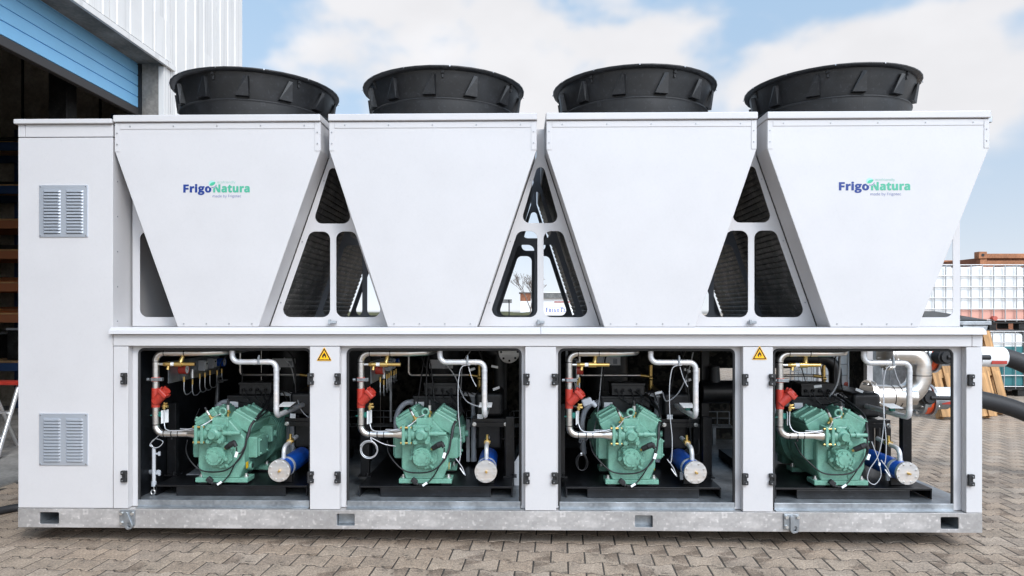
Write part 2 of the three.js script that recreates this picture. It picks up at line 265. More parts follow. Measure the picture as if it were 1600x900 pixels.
// ================================================================ GROUND
{
  const g = new THREE.Group(); g.name = 'ground'; g.userData = { kind: 'structure', label: 'grey beige yard surface reaching past the paving', category: 'ground' }; scene.add(g);
  const s = new THREE.PlaneGeometry(900, 900); s.rotateX(-Math.PI / 2); s.translate(0, -.03, -60); part(g, 'yard_surface', s, M.yard);
  const pv = new THREE.Group(); pv.name = 'pavement'; pv.userData = { kind: 'structure', label: 'yard paved with interlocking double-T concrete pavers', category: 'pavement' }; scene.add(pv);
  const b = new THREE.PlaneGeometry(30, 36); b.rotateX(-Math.PI / 2); b.translate(10.68, -.0022, -9); part(pv, 'joint_bed', b, M.soil);
  // one paver: I-shaped, its wide ends lock into the waists of the next rows
  const L = .2, W = .165, A = .012, q = .0042;
  const hw = W / 2;
  const out = [[-L / 2 + q, hw + A - q], [-.062, hw + A - q], [-.036, hw - A - q], [.036, hw - A - q], [.062, hw + A - q], [L / 2 - q, hw + A - q]];
  const pts = [...out, ...out.map(([x, y]) => [-x, -y])];
  const protos = [];
  for (let k = 0; k < 6; k++) {
    const sh = new THREE.Shape(pts.map(([x, y]) => new THREE.Vector2(x + rr(-.0006, .0006), y + rr(-.0006, .0006))).reverse());
    const e = new THREE.ExtrudeGeometry(sh, { depth: .016, bevelEnabled: true, bevelThickness: .0025, bevelSize: .003, bevelOffset: -.003, bevelSegments: 1 });
    e.rotateX(-Math.PI / 2); e.translate(0, -.0185, 0); const f = flat(e); metreUV(f);
    const uv = f.attributes.uv, ou = rnd(), ov = rnd(); for (let i = 0; i < uv.count; i++) uv.setXY(i, uv.getX(i) + ou, uv.getY(i) + ov);
    protos.push(f);
  }
  const tones = [[.50, .400, .315], [.475, .378, .297], [.525, .425, .34], [.48, .39, .31], [.51, .40, .31], [.45, .36, .288], [.535, .44, .36], [.46, .375, .305]].map((c) => mat(...c, .88, 0, { map: paverTex, bumpMap: paverBump, bumpScale: .0016 }));
  const al = .058, e1 = [Math.cos(al), Math.sin(al)], e2 = [-Math.sin(al), Math.cos(al)], list = [];
  for (let j = -110; j < 30; j++) for (let i = -34; i < 95; i++) {
    const u = i * L + (j & 1 ? L / 2 : 0), v = j * W, x = u * e1[0] + v * e2[0], z = u * e1[1] + v * e2[1];
    if (x < -4.28 || z > 4.2 || z < -15.5 || x > 15) continue;
    const zc = (EYE_Z - z) * Math.cos(PSI) + x * Math.sin(PSI), xc = x * Math.cos(PSI) - (EYE_Z - z) * Math.sin(PSI);
    const px = CX + F * xc / zc, py = CY + F * EYE_Y / zc;
    const seen = zc > .5 && px > -15 && px < 1615 && py < 912 && !(Math.abs(x) < 2.9 && z < -.12);
    list.push({ x, z, zc: seen ? zc : 1e9, y: rr(-.0006, .0008), tx: rr(-.004, .004), tz: rr(-.004, .004), k: Math.floor(rnd() * 6), t: Math.floor(rnd() * tones.length), turn: rnd() < .5 ? 0 : Math.PI });
  }
  list.sort((a, b2) => a.zc - b2.zc);
  list.slice(0, 300).forEach((p) => shared(pv, 'paver', protos[p.k], tones[p.t], [p.x, p.y, p.z], [p.tx, -al + p.turn, p.tz]));
  const rest = list.slice(300), im = new THREE.InstancedMesh(protos[0], mat(1, 1, 1, .88, 0, { map: paverTex, bumpMap: paverBump, bumpScale: .0016 }), rest.length);
  im.name = 'paver_field'; im.userData.kind = 'stuff'; im.castShadow = im.receiveShadow = true;
  const mt = new THREE.Matrix4(), qu = new THREE.Quaternion(), col = new THREE.Color();
  rest.forEach((p, i) => { qu.setFromEuler(new THREE.Euler(p.tx, -al + p.turn, p.tz)); mt.compose(new THREE.Vector3(p.x, p.y, p.z), qu, new THREE.Vector3(1, 1, 1)); im.setMatrixAt(i, mt); col.copy(tones[p.t].color); im.setColorAt(i, col); });
  pv.add(im);
}

// ================================================================ HALL (its high wall shades the machine)
{
  const h = thing('industrial_hall', 'tall white clad industrial hall with half-raised blue door', 'hall');
  const XW = -4.3, XD = -4.62, top = 7.6, zEnd = -6.14, zJ = -3.95, zN = 2.4, yO = 4.46;
  part(h, 'wall', [bx2(XW - .03, XW - .30, yO + .07, top, zEnd, 18, 0), bx2(XW - .03, XW - .30, 0, yO + .07, zEnd, zJ - .12, 0), bx2(XW - .03, XW - .30, 0, yO + .07, zN, 18, 0)], M.hallWall);
  part(h, 'end_wall', bx2(XW - .01, -17, 0, top, zEnd, zEnd - .2, 0), M.clad);
  part(h, 'inner_wall', [bx2(-4.75, -16.8, .02, top - .05, zEnd + .003, zEnd + .05, 0), bx2(-17, -16.8, 0, top, zEnd, 18, 0), bx2(-4.7, -17, 0, top, 17.8, 18, 0)], M.hallWall);
  part(h, 'roof', bx2(XW + .05, -17.1, top, top + .3, zEnd - .25, 18.1, 0), M.cladBack);
  part(h, 'floor', bx2(-4.30, -16.8, -.025, .012, zEnd, 17.8, 0), M.concrete);
  part(h, 'lintel', [bx2(XW + .012, XD, yO, yO + .065, zJ, zN, 0)], M.concrete);
  part(h, 'drip_edge', [bx2(XW + .014, XW + .05, yO - .03, yO + .035, zJ - .2, zN, .004)], M.clad);
  part(h, 'jamb', [bx2(XW - .06, XD + .06, 0, yO - .002, zJ - .118, zJ, 0)], M.concrete);
  part(h, 'door_track', [bx2(XD + .055, XD - .03, 0, yO, zJ - .1, zJ + .004, 0)], M.rubber);
  part(h, 'corner_trim', [bx2(XW - .058, XW + .012, 0, yO - .034, zJ - .15, zJ + .006, .004)], M.clad);
  // vertical cladding sheets with pressed grooves
  const sheet = (z0, z1, y0, y1) => {
    const pts = [[z0 + .006, 0]], n = Math.max(1, Math.round((z1 - z0) / .252));
    for (let k = 0; k < n; k++) { const c = z0 + (z1 - z0) * (k + .5) / n; pts.push([c - .022, 0], [c - .010, -.012], [c + .010, -.012], [c + .022, 0]); }
    pts.push([z1 - .006, 0], [z1 - .006, -.04], [z0 + .006, -.04]);
    const s = new THREE.Shape(pts.map((p) => new THREE.Vector2(p[0], p[1]))), g = new THREE.ExtrudeGeometry(s, { depth: y1 - y0, bevelEnabled: false });
    // shape x -> world z, shape y -> world x, extrusion -> world y
    g.applyMatrix4(new THREE.Matrix4().set(0, 1, 0, XW + .012, 0, 0, 1, y0, 1, 0, 0, 0, 0, 0, 0, 1)); return g;
  };
  const zs = [-6.14, -5.37, -4.10, -2.84, -1.58, -.32, .94, 2.2, 3.46, 4.72, 5.98, 7.24, 8.5, 9.76, 11.02, 12.28, 13.54, 14.8, 16.06, 17.32];
  for (let i = 0; i + 1 < zs.length; i++) {
    const low = zs[i + 1] <= zJ - .14 || zs[i] >= zN + .5 ? 0 : yO + .067;
    part(h, 'cladding_sheet', sheet(zs[i], zs[i + 1], low, top - .02 - (i % 2) * .002), M.clad);
  }
  part(h, 'cladding_sheet', sheet(zs[0] + .77 + 1.27 + .004, zs[0] + .77 + 1.27 + .02 + .03, .0, yO), M.clad);
  // sectional door: slats of the lowered leaf, and its bottom seal
  for (let k = 0; k < 6; k++) part(h, 'door_slat', [bx2(XD - .03, XD + .012, 3.93 + k * .131, 3.93 + k * .131 + .122, zJ - .02, zN + .1, .005)], M.doorBlue);
  part(h, 'door_leaf', bx2(XD - .045, XD - .002, 3.925, 5.2, zJ - .02, zN + .1, 0), M.doorBlue);
  part(h, 'door_seal', [bx2(XD - .05, XD + .016, 3.83, 3.924, zJ - .02, zN + .1, .01)], M.sealDark);
  for (const z of [-5.0, -3.4]) part(h, 'inner_post', bx2(-5.2, -5.0, 0, top - .1, z, z + .18, .004), M.darkSteel);
  for (const x of [-6.4, -7.6]) part(h, 'wall_joint', bx2(x, x + .03, 3, top - .1, zEnd + .05, zEnd + .07, 0), M.darkSteel);
}
// storage rack inside the hall
{
  const r = thing('storage_rack', 'tall blue and orange storage rack inside the dark hall', 'rack', null, [0, 0, 0]);
  const z0 = -5.95, z1 = -5.15, x0 = -9.4, x1 = -5.6;
  for (const x of [x0, -7.55, x1]) for (const z of [z0, z1]) part(r, 'upright', bx2(x - .04, x + .04, .012, 4.2, z - .04, z + .04, .004), M.rackBlue);
  for (const y of [.75, 1.42, 1.85, 2.3, 2.72, 3.2, 3.8]) { part(r, 'beam', [bx2(x0, x1, y - .11, y, z1 + .042, z1 + .08, .004), bx2(x0, x1, y - .11, y, z0 + .042, z0 + .08, .004)], y > 1 && y < 2.9 ? M.rackOrange : M.rackBlue); part(r, 'shelf', bx2(x0, x1, y + .002, y + .025, z0, z1 + .04, 0), M.woodGrey); }
  let n = 0;
  for (const [y, m, c] of [[1.455, M.copper, 6], [1.885, M.copper, 5], [2.335, M.darkSteel, 6], [2.755, M.copper, 3], [3.235, M.darkSteel, 5], [3.835, M.darkSteel, 7]]) for (let k = 0; k < c; k++) {
    const zz = z0 + .15 + k * .12, q = rr(.02, .045), t = thing('pipe_length', ['straight copper pipe on a rack shelf in the hall', 'dark steel pipe on a rack shelf in the hall'][m === M.copper ? 0 : 1], 'pipe', m === M.copper ? 'copper pipes stored on the rack' : 'dark steel pipes stored on the rack');
    part(t, 'tube', cyl([x0 + rr(0, .5), y + q - .01, zz], [x1 - rr(0, .3), y + q - .01, zz], q, q, 10), m); n++;
  }
  const b = thing('cap', 'small yellow cap lying on a rack shelf in the hall', 'cap'); part(b, 'dome', ball(-7.35, 1.53, -5.12, .07, 1, .7, 1), M.yellow);
  for (const [x, y, w, hh] of [[-7.9, .78, .7, .35], [-6.9, .78, .6, .42], [-8.6, .78, .5, .3]]) { const t = thing('storage_box', 'dark box on the lowest rack shelf in the hall', 'box', 'boxes on the lowest rack shelf'); part(t, 'carton', bx(w, hh, .5, x, y + hh / 2, -5.5, .01), M.darkSteel); part(t, 'lid', bx(w + .02, .03, .52, x, y + hh + .016, -5.5, .004), M.greyPlastic); }
}
// step ladder at the hall door
{
  const t = thing('step_ladder', 'aluminium step ladder with red top in the hall doorway', 'ladder');
  const c = P(6, 600, -2.65), x = c[0], z = c[2], yt = c[1];
  for (const s of [-1, 1]) { part(t, 'leg', cyl([x + s * .16, yt, z], [x + s * .22 - .05, .012, z + .32], .022, .022, 8), M.alu); part(t, 'leg', cyl([x + s * .16, yt, z - .03], [x + s * .22 + .08, .012, z - .38], .018, .018, 8), M.alu); }
  for (const q of [.3, .62]) part(t, 'step', bx(.36, .02, .1, x - .02, yt * q, z + .32 * (1 - q), .004), M.alu);
  part(t, 'top_step', bx(.42, .035, .16, x, yt + .012, z - .01, .008), M.red);
}
// hose on the ground by the hall door
{ const t = thing('ground_hose', 'black hose lying on the pavers beneath the louvred cabinet', 'hose'); const a = G(-40, 812), b = G(30, 799), c = G(150, 790); part(t, 'tube', curve([[a[0] - .6, .03, a[2] + .2], [a[0], .03, a[2]], [b[0], .03, b[2]], [c[0], .03, c[2]], [c[0] + .5, .03, c[2] - .4]], .028, 40, 12), M.hose); part(t, 'end_ferrule', cyl([c[0] + .5, .03, c[2] - .4], [c[0] + .56, .03, c[2] - .45], .032), M.steelBolt); }

// ================================================================ CHILLER CASING
const DEPTH = 2.25, ZP = -.2;
const U = thing('chiller_unit', 'long white liquid chiller with V-shaped coil modules on galvanised base', 'chiller');
const screwG = metreUV(cyl([0, 0, -.002], [0, 0, .003], .0048, .004, 8));
const screw = (p, x, y, z, rot) => shared(p, 'screw', screwG, M.screw, [x, y, z], rot);
const XL = X0(28), XR = X0(1535), YB = .10, YT = Y0(798.5);
// base rails
{
  const hole = (a, b, y0 = .122, y1 = .196) => roundPath([[a, y0], [b, y0], [b, y1], [a, y1]], .008, THREE.Path);
  const pk = [[62, 92], [526, 554], [992, 1020], [1470, 1498]].map(([a, b]) => [X0(a), X0(b)]);
  const rail = part(U, 'base_rail', [plate([[XL, YB], [XR, YB], [XR, YT], [XL, YT]], 0, .008, { holes: pk.map((p) => hole(...p)) }), bx2(XL, XR, YT - .008, YT, -.009, -.07, 0), bx2(XL, XR, YB, YB + .008, -.009, -.07, 0)], M.rail);
  for (const [a, b] of pk) part(rail, 'fork_pocket', [bx2(a - .004, b + .004, .118, .122, -.01, -DEPTH + .06, 0), bx2(a - .004, b + .004, .196, .2, -.01, -DEPTH + .06, 0), bx2(a - .006, a - .002, .118, .2, -.01, -DEPTH + .06, 0), bx2(b + .002, b + .006, .118, .2, -.01, -DEPTH + .06, 0)], M.galv);
  for (const [a, b] of pk.slice(1, 3)) part(rail, 'pocket_back', [bx2(a, b, .123, .195, -.05, -.054, 0)], M.galv);
  part(U, 'base_rail', [bx2(XL, XR, YB, YT, -DEPTH, -DEPTH + .06, .004)], M.rail);
  for (const x of [XL + .03, XR - .03]) part(U, 'base_rail', [bx2(x - .03, x + .03, YB + .001, YT - .009, -.071, -DEPTH + .061, .004)], M.rail);
  for (let i = 1; i < 6; i++) part(U, 'cross_member', bx2(mix(XL, XR, i / 6) - .04, mix(XL, XR, i / 6) + .04, YB + .004, YB + .016, -.071, -DEPTH + .061, 0), M.rail);
  part(U, 'floor_sheet', [bx2(X0(175) + .01, XR - .01, YT + .012, .262, -.062, -DEPTH + .02, 0)], M.galv);
  // lifting lugs
  for (const px of [200, 1236]) {
    const x = X0(px), lug = part(U, 'lifting_lug', [bx(.095, .098, .012, x, .165, .0065, .003), plate([[x - .012, .205], [x + .006, .205], [x + .040, .12], [x + .034, .1], [x + .004, .094], [x - .012, .112]], .022, .02, { r: .012, holes: [roundPath([[x + .008, .11], [x + .026, .11], [x + .026, .14], [x + .008, .14]], .007, THREE.Path)] })].map((g) => g), M.galv);
    for (const [dx, dy] of [[-.033, .195], [-.033, .135], [.036, .195]]) part(lug, 'bolt', cyl([x + dx, dy, .012], [x + dx, dy, .024], .011, .010, 6), M.steelBolt);
  }
  // plinth blocks carrying the frame
  for (const px of [330, 800, 1270]) { const x = X0(px); for (const z of [-.62, -1.7]) { const t = thing('support_block', 'squared timber block on the pavers under the chiller base', 'block', 'timber blocks under the chiller base'); part(t, 'timber', bx(.24, .095, .14, x, .0505, z, .004), M.woodGrey); } }
}
// cabinet with two louvred vents
{
  const x0 = XL, x1 = X0(176), yt = Y0(191), yb = YT + .003;
  part(U, 'cabinet_panel', [bx2(x0, x1, yb, Y0(211.5), -.001, -DEPTH + .01, .004)], M.white);
  part(U, 'cabinet_band', [bx2(x0 + .047, x1, Y0(210.5), yt, -.001, -.05, .003), bx2(x0, x0 + .045, Y0(210.5), yt, -.001, -DEPTH + .01, .003), bx2(x0 + .02, x1, Y0(211), yt, -.052, -DEPTH + .01, 0)], M.white);
  part(U, 'cabinet_roof', [bx2(x0 - .016, x1 + .004, yt + .001, Y0(183), .02, -DEPTH - .01, .006)], M.white);
  for (const [py0, py1, m] of [[287, 369, M.ventAlu], [648, 730, M.ventAlu]]) {
    const a = X0(62), b = X0(137.5), y0 = Y0(py1), y1 = Y0(py0), w = b - a;
    const v = part(U, 'vent_grille', [bx2(a, b, y0, y1, .0055, -.003, .0015)], m);
    const n = 14, p = (y1 - y0 - .05) / n;
    const sh = () => { const L = w * .36, g = new THREE.BufferGeometry(), hh = p * .66, d = .0085, k = .012; // pressed louvre: slanted hood with tapered ends, open below
      const q = [[-L / 2, hh / 2, 0], [L / 2, hh / 2, 0], [L / 2 - k, -hh / 2, d], [-L / 2 + k, -hh / 2, d], [-L / 2, -hh / 2, 0], [L / 2, -hh / 2, 0], [-L / 2 + k * .6, hh * .36, d * .75], [L / 2 - k * .6, hh * .36, d * .75]];
      const tri = [[0, 1, 7], [0, 7, 6], [6, 7, 2], [6, 2, 3], [0, 6, 3], [0, 3, 4], [1, 5, 2], [1, 2, 7], [4, 3, 2], [4, 2, 5]]; const pos = []; for (const t of tri) for (const i of t) pos.push(...q[i]); g.setAttribute('position', new THREE.Float32BufferAttribute(pos, 3)); g.computeVertexNormals(); g.setAttribute('uv', new THREE.Float32BufferAttribute(new Float32Array(tri.length * 6), 2)); return metreUV(g); };
    const lg = sh(), slot = metreUV(bx(w * .33, p * .2, .001, 0, 0, 0, 0));
    for (let i = 0; i < n; i++) for (const s of [-1, 1]) { const cx = (a + b) / 2 + s * w * .235, cy = y1 - .028 - p * (i + .5); shared(v, 'slat', lg, M.ventAlu, [cx, cy, .0058]); shared(v, 'slot', slot, M.rubber, [cx, cy - p * .42, .0062]); }
    for (const sx of [a + .009, b - .009]) for (const sy of [y0 + .009, y1 - .009]) screw(v, sx, sy, .006);
  }
  // flange with screws on the cabinet's inner side
  for (const y of [Y0(240), Y0(279), Y0(335), Y0(391), Y0(447), Y0(502)]) shared(U, 'screw', screwG, M.screw, [x1 + .001, y, -.05], [0, Math.PI / 2, 0]);
}
// posts, frames, header
const openings = [[210, 481.5], [539.5, 814], [874, 1151.5], [1212.5, 1496.5]].map(([a, b]) => [X0(a), X0(b)]);
const posts = [[177, 200], [484, 530.5], [820.5, 869], [1161, 1208], [1510, 1535]].map(([a, b]) => [X0(a), X0(b)]);
const YO = Y0(546), YH0 = Y0(541), YH1 = Y0(523);
posts.forEach(([a, b], i) => {
  const p = part(U, 'door_post', [bx2(a, b, YT + .003, YH0 - .003, -.001, -.05, .003)], M.white);
  for (const py of [592.5, 746.5]) for (const s of (i === 0 ? [1] : i === 4 ? [-1] : [-1, 1])) {
    const x = i === 4 ? a + .022 : i === 0 ? b - .02 : s < 0 ? a + .01 : b - .01, y = Y0(py);
    const hg = part(p, 'hinge', [bx(.036, .026, .022, x, y + .023, .011, .004), bx(.036, .026, .022, x, y - .023, .011, .004), bx(.024, .022, .014, x, y, .007, .003), cyl([x + s * .014, y - .034, .014], [x + s * .014, y + .034, .014], .008, .008, 10)], M.rubber);
    screw(hg, x - s * .004, y + .024, .0235); screw(hg, x - s * .004, y - .024, .0235);
  }
});
openings.forEach(([a, b], i) => {
  const l = i === 0 ? posts[0][1] - .03 : posts[i][1] - .02, r = posts[i + 1][0] + .02;
  const rc = [], R = .03; for (let k = 0; k <= 6; k++) { const t = k / 6 * Math.PI / 2; rc.push([R - R * Math.cos(t), R * Math.sin(t)]); }
  const pts = [[l, YT + .004], [a, YT + .004], ...rc.map(([u, v]) => [a + u, YO - R + v]), ...rc.map(([u, v]) => [b - u, YO - R + v]).reverse(), [b, YT + .004], [r, YT + .004], [r, YH0 + .01], [l, YH0 + .01]];
  const fr = part(U, 'door_frame', [plate(pts, -.052, .02, { bev: .001 })], M.white);
  const o = .004;
  part(fr, 'rubber_seal', [sweep(bendPts([[a + o, .24, -.05], [a + o, YO - o, -.05], [b - o, YO - o, -.05], [b - o, .24, -.05]], .03), .0085, 8)], M.rubber);
  part(U, 'door_sill', [bx2(a + .003, b - .003, YT + .004, .268, -.035, -.043, .002), bx2(a + .003, b - .003, YT + .002, YT + .008, -.006, -.034, 0)], M.galv);
});
part(U, 'header', [bx2(X0(177), XR - .065, YH0, YH1, .002, -.05, .003)], M.white);
part(U, 'header', [bx2(XR - .063, XR, YH0, YH1, .002, -DEPTH, .003)], M.white);
// rain gutter strip with a sloped top
{
  const a = X0(174) , b = XR + .006, y0 = YH1 + .002, y1 = Y0(513);
  const prof = [[.004, y0], [.032, y0 + .002], [.028, y0 + .022], [.0, y1 + .006], [-.06, y1 + .008], [-.06, y0]];
  const s = new THREE.Shape(prof.map((p) => new THREE.Vector2(-p[0], p[1])).reverse());
  const mk = (x0, x1) => { const g = new THREE.ExtrudeGeometry(s, { depth: x1 - x0, bevelEnabled: false }); g.rotateY(Math.PI / 2); g.translate(x0, 0, 0); return g; };
  part(U, 'gutter', [mk(a, X0(844.5))], M.white); part(U, 'gutter', [mk(X0(845.2), b)], M.white);
  part(U, 'deck', [bx2(X0(178), XR - .005, y0 + .002, y1 + .004, -.062, -DEPTH + .02, 0)], M.white);
}
// bay interior: walls, ceiling, back
{
  const xa = X0(177), xb = XR - .02, yc = YH0 + .004;
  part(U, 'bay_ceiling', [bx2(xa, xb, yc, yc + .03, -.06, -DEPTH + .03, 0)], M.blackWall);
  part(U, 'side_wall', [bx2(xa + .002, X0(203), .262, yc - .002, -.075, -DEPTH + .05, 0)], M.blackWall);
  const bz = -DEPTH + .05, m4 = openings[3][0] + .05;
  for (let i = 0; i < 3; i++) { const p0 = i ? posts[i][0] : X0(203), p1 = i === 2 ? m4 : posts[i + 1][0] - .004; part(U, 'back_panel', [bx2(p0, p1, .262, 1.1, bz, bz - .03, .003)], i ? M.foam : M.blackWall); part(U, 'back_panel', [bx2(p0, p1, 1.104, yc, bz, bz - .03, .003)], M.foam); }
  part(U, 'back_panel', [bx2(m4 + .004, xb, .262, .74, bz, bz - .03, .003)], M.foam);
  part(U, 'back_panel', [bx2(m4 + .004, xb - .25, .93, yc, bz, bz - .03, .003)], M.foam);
  part(U, 'end_panel', [bx2(XR - .035, XR - .005, .262, yc, -1.36, -1.63, .003)], M.foam);
  part(U, 'end_post', [bx2(XR - .05, XR - .002, .2245, yc, -1.30, -1.355, .003)], M.white);
  part(U, 'end_post', [bx2(XR - .06, XR, .2245, yc, -DEPTH + .02, -DEPTH + .08, .003)], M.white);
  // dark frame posts between the bays
  for (const i of [1, 2, 3]) { const x = (posts[i][0] + posts[i][1]) / 2; for (const z of [-.1, -1.2]) part(U, 'frame_post', [bx2(x - .03, x + .03, .262, yc, z, z - .06, .003)], M.black); }
}
// V modules
const tops = [[180, 501], [514.5, 838.5], [853.5, 1182], [1198, 1545]].map(([a, b]) => [X0(a, -.01), X0(b, -.01)]);
const bots = [[278, 404], [606, 745], [944, 1086], [1297, 1434]].map(([a, b]) => [X0(a, -.01), X0(b, -.01)]);
const YK = 2.472, YV1 = 2.648, YV0 = Y0(511), YCAP = Y0(177);
const ZV = -.004;
tops.forEach(([a, b], i) => {
  const [c, d] = bots[i];
  const p = part(U, 'coil_panel', [plate([[c, YV0], [d, YV0], [b, YK], [b, YV1], [a, YV1], [a, YK]], ZV, .022, { r: .004, bev: .003 })], M.white);
  part(p, 'edge_flange', [bx2(a + .003, a + .034, YK - .005, YV1 - .004, ZV + .0005, ZV + .003, .0008), bx2(b - .034, b - .003, YK - .005, YV1 - .004, ZV + .0005, ZV + .003, .0008), bx2(a + .036, b - .036, YV1 - .04, YV1 - .004, ZV + .0005, ZV + .003, .0008)], M.white);
  for (let k = 0; k < 5; k++) screw(p, mix(a + .1, b - .1, k / 4), YV1 - .022, ZV + .004);
  for (const x of [a + .018, b - .018]) for (const y of [YK + .04, YK + .11]) screw(p, x, y, ZV + .004);
  for (let k = 0; k < 4; k++) screw(p, mix(c + .04, d - .04, k / 3), YV0 + .02, ZV + .001);
  part(U, 'fan_deck', [bx2(a - .003, b + .003, YV1 + .002, YCAP, .012, -DEPTH + .02, .006)], M.white);
  // sides of the V: folded white edge in front, finned coil behind, cover sheets above the knee
  for (const [t, q, s] of [[a, c, -1], [b, d, 1]]) {
    const dir = new THREE.Vector2(t - q, YK - YV0), len = dir.length(); dir.normalize(); const nx = dir.y * s, ny = -dir.x * s;   // outward normal
    const slab = (z0, z1, o0, o1) => { const sh = new THREE.Shape([[q + nx * o0, YV0 + ny * o0], [t + nx * o0, YK + ny * o0], [t + nx * o1, YK + ny * o1], [q + nx * o1, YV0 + ny * o1]].map((v) => new THREE.Vector2(...v))); const g = new THREE.ExtrudeGeometry(sh, { depth: z0 - z1, bevelEnabled: false }); g.translate(0, 0, z1); return g; };
    part(U, 'side_flange', [slab(ZV - .024, ZP + .003, -.02, -.003)], M.white);
    part(U, 'side_sheet', [bx2(t - s * .02, t - s * .003, YK, YV1 + .001, ZV - .024, -DEPTH + .03, 0)], M.white);
    const pts = [[-.03, 0]], n = 30; for (let k = 0; k < n; k++) { const e = k / n * len; pts.push([-.010, e], [-.005, e + len / n * .45], [-.005, e + len / n * .7], [-.013, e + len / n * .85]); } pts.push([-.01, len], [-.03, len]);
    const sh = new THREE.Shape(pts.map(([o, e]) => new THREE.Vector2(q + dir.x * e + nx * o, YV0 + dir.y * e + ny * o)));
    const g = new THREE.ExtrudeGeometry(sh, { depth: DEPTH - .05 + ZP - .022, bevelEnabled: false }); g.translate(0, 0, -DEPTH + .05);
    part(U, 'coil', [g], M.coil);
  }
});
// triangular end plates between the modules, three deep
{
  const tri = (c, b0, b1, tw, z, m, half = 0) => {
    // c: centre at top; b0, b1: bottom corners; tw: half width at the knee
    const L = (y) => mix(b0, c - tw, (y - YV0) / (YK - YV0)), R = (y) => mix(b1, c + tw, (y - YV0) / (YK - YV0)), mg = .043, holes = [];
    const yb = 1.424, ym0 = 1.985, ym1 = 2.037, yt = 2.40, mid = (y) => c;
    if (half === 0) {
      holes.push(roundPath([[L(ym1) + mg, ym1], [R(ym1) - mg, ym1], [c + .022, yt], [c - .022, yt]], .045, THREE.Path));
      holes.push(roundPath([[L(yb) + mg, yb], [c - .02, yb], [c - .02, ym0], [L(ym0) + mg, ym0]], .05, THREE.Path));
      holes.push(roundPath([[c + .02, yb], [R(yb) - mg, yb], [R(ym0) - mg, ym0], [c + .02, ym0]], .05, THREE.Path));
      return part(U, 'triangle_plate', [plate([[b0, YV0], [b1, YV0], [c + tw, YK], [c + tw, YV1], [c - tw, YV1], [c - tw, YK]], z, .004, { holes, bev: .0008 })], m);
    }
    if (half < 0) { // outer edge upright on the side of b0
      holes.push(roundPath([[b0 + .05, ym1], [R(ym1) - mg, ym1], [R(yt) - mg, yt - .02], [b0 + .05, yt - .02]], .045, THREE.Path), roundPath([[b0 + .05, yb], [R(yb) - mg, yb], [R(ym0) - mg, ym0], [b0 + .05, ym0]], .05, THREE.Path));
      return part(U, 'triangle_plate', [plate([[b0, YV0], [b1, YV0], [c, YK], [b0, YK]], z, .004, { holes, bev: .0008 })], m);
    }
    holes.push(roundPath([[L(ym1) + mg, ym1], [b1 - .045, ym1], [b1 - .045, yt - .12], [L(yt - .12) + mg, yt - .12]], .045, THREE.Path), roundPath([[L(yb) + mg, yb], [b1 - .045, yb], [b1 - .045, ym0], [L(ym0) + mg, ym0]], .05, THREE.Path));
    return part(U, 'triangle_plate', [plate([[b0, YV0], [b1, YV0], [b1, 2.26], [b1 - .02, 2.30], [mix(b0, c, .9), YK - .11]], z, .004, { holes, bev: .0008 })], m);
  };
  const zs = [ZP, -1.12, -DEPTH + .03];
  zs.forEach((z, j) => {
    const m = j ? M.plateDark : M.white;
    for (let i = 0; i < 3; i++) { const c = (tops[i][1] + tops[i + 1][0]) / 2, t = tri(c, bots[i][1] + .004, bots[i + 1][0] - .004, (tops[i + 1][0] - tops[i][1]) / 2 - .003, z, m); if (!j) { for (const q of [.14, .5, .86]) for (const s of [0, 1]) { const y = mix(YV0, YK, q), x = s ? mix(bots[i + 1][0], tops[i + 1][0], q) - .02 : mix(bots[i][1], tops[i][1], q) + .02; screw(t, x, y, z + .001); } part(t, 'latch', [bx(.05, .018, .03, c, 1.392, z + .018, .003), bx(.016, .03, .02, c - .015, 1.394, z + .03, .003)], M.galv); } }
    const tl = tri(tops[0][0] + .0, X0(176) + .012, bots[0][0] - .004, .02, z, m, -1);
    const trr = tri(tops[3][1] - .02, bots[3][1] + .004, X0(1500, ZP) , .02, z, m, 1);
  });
}
// pipe stub on the cabinet roof and small bracket at the far top corner
part(U, 'roof_pipe', [cyl([X0(152, -.3), YCAP - .03, -.3], [X0(182, -.3), YCAP - .03, -.3], .028, .028, 16)], M.alu);
part(U, 'roof_pipe_cap', [cyl([X0(142, -.3), YCAP - .03, -.3], [X0(152, -.3), YCAP - .03, -.3], .03, .03, 12)], M.rubber);
part(U, 'corner_bracket', [bx2(tops[3][1] + .004, tops[3][1] + .05, YV1 - .01, YV1 + .03, -.05, -.5, .003)], M.galv);
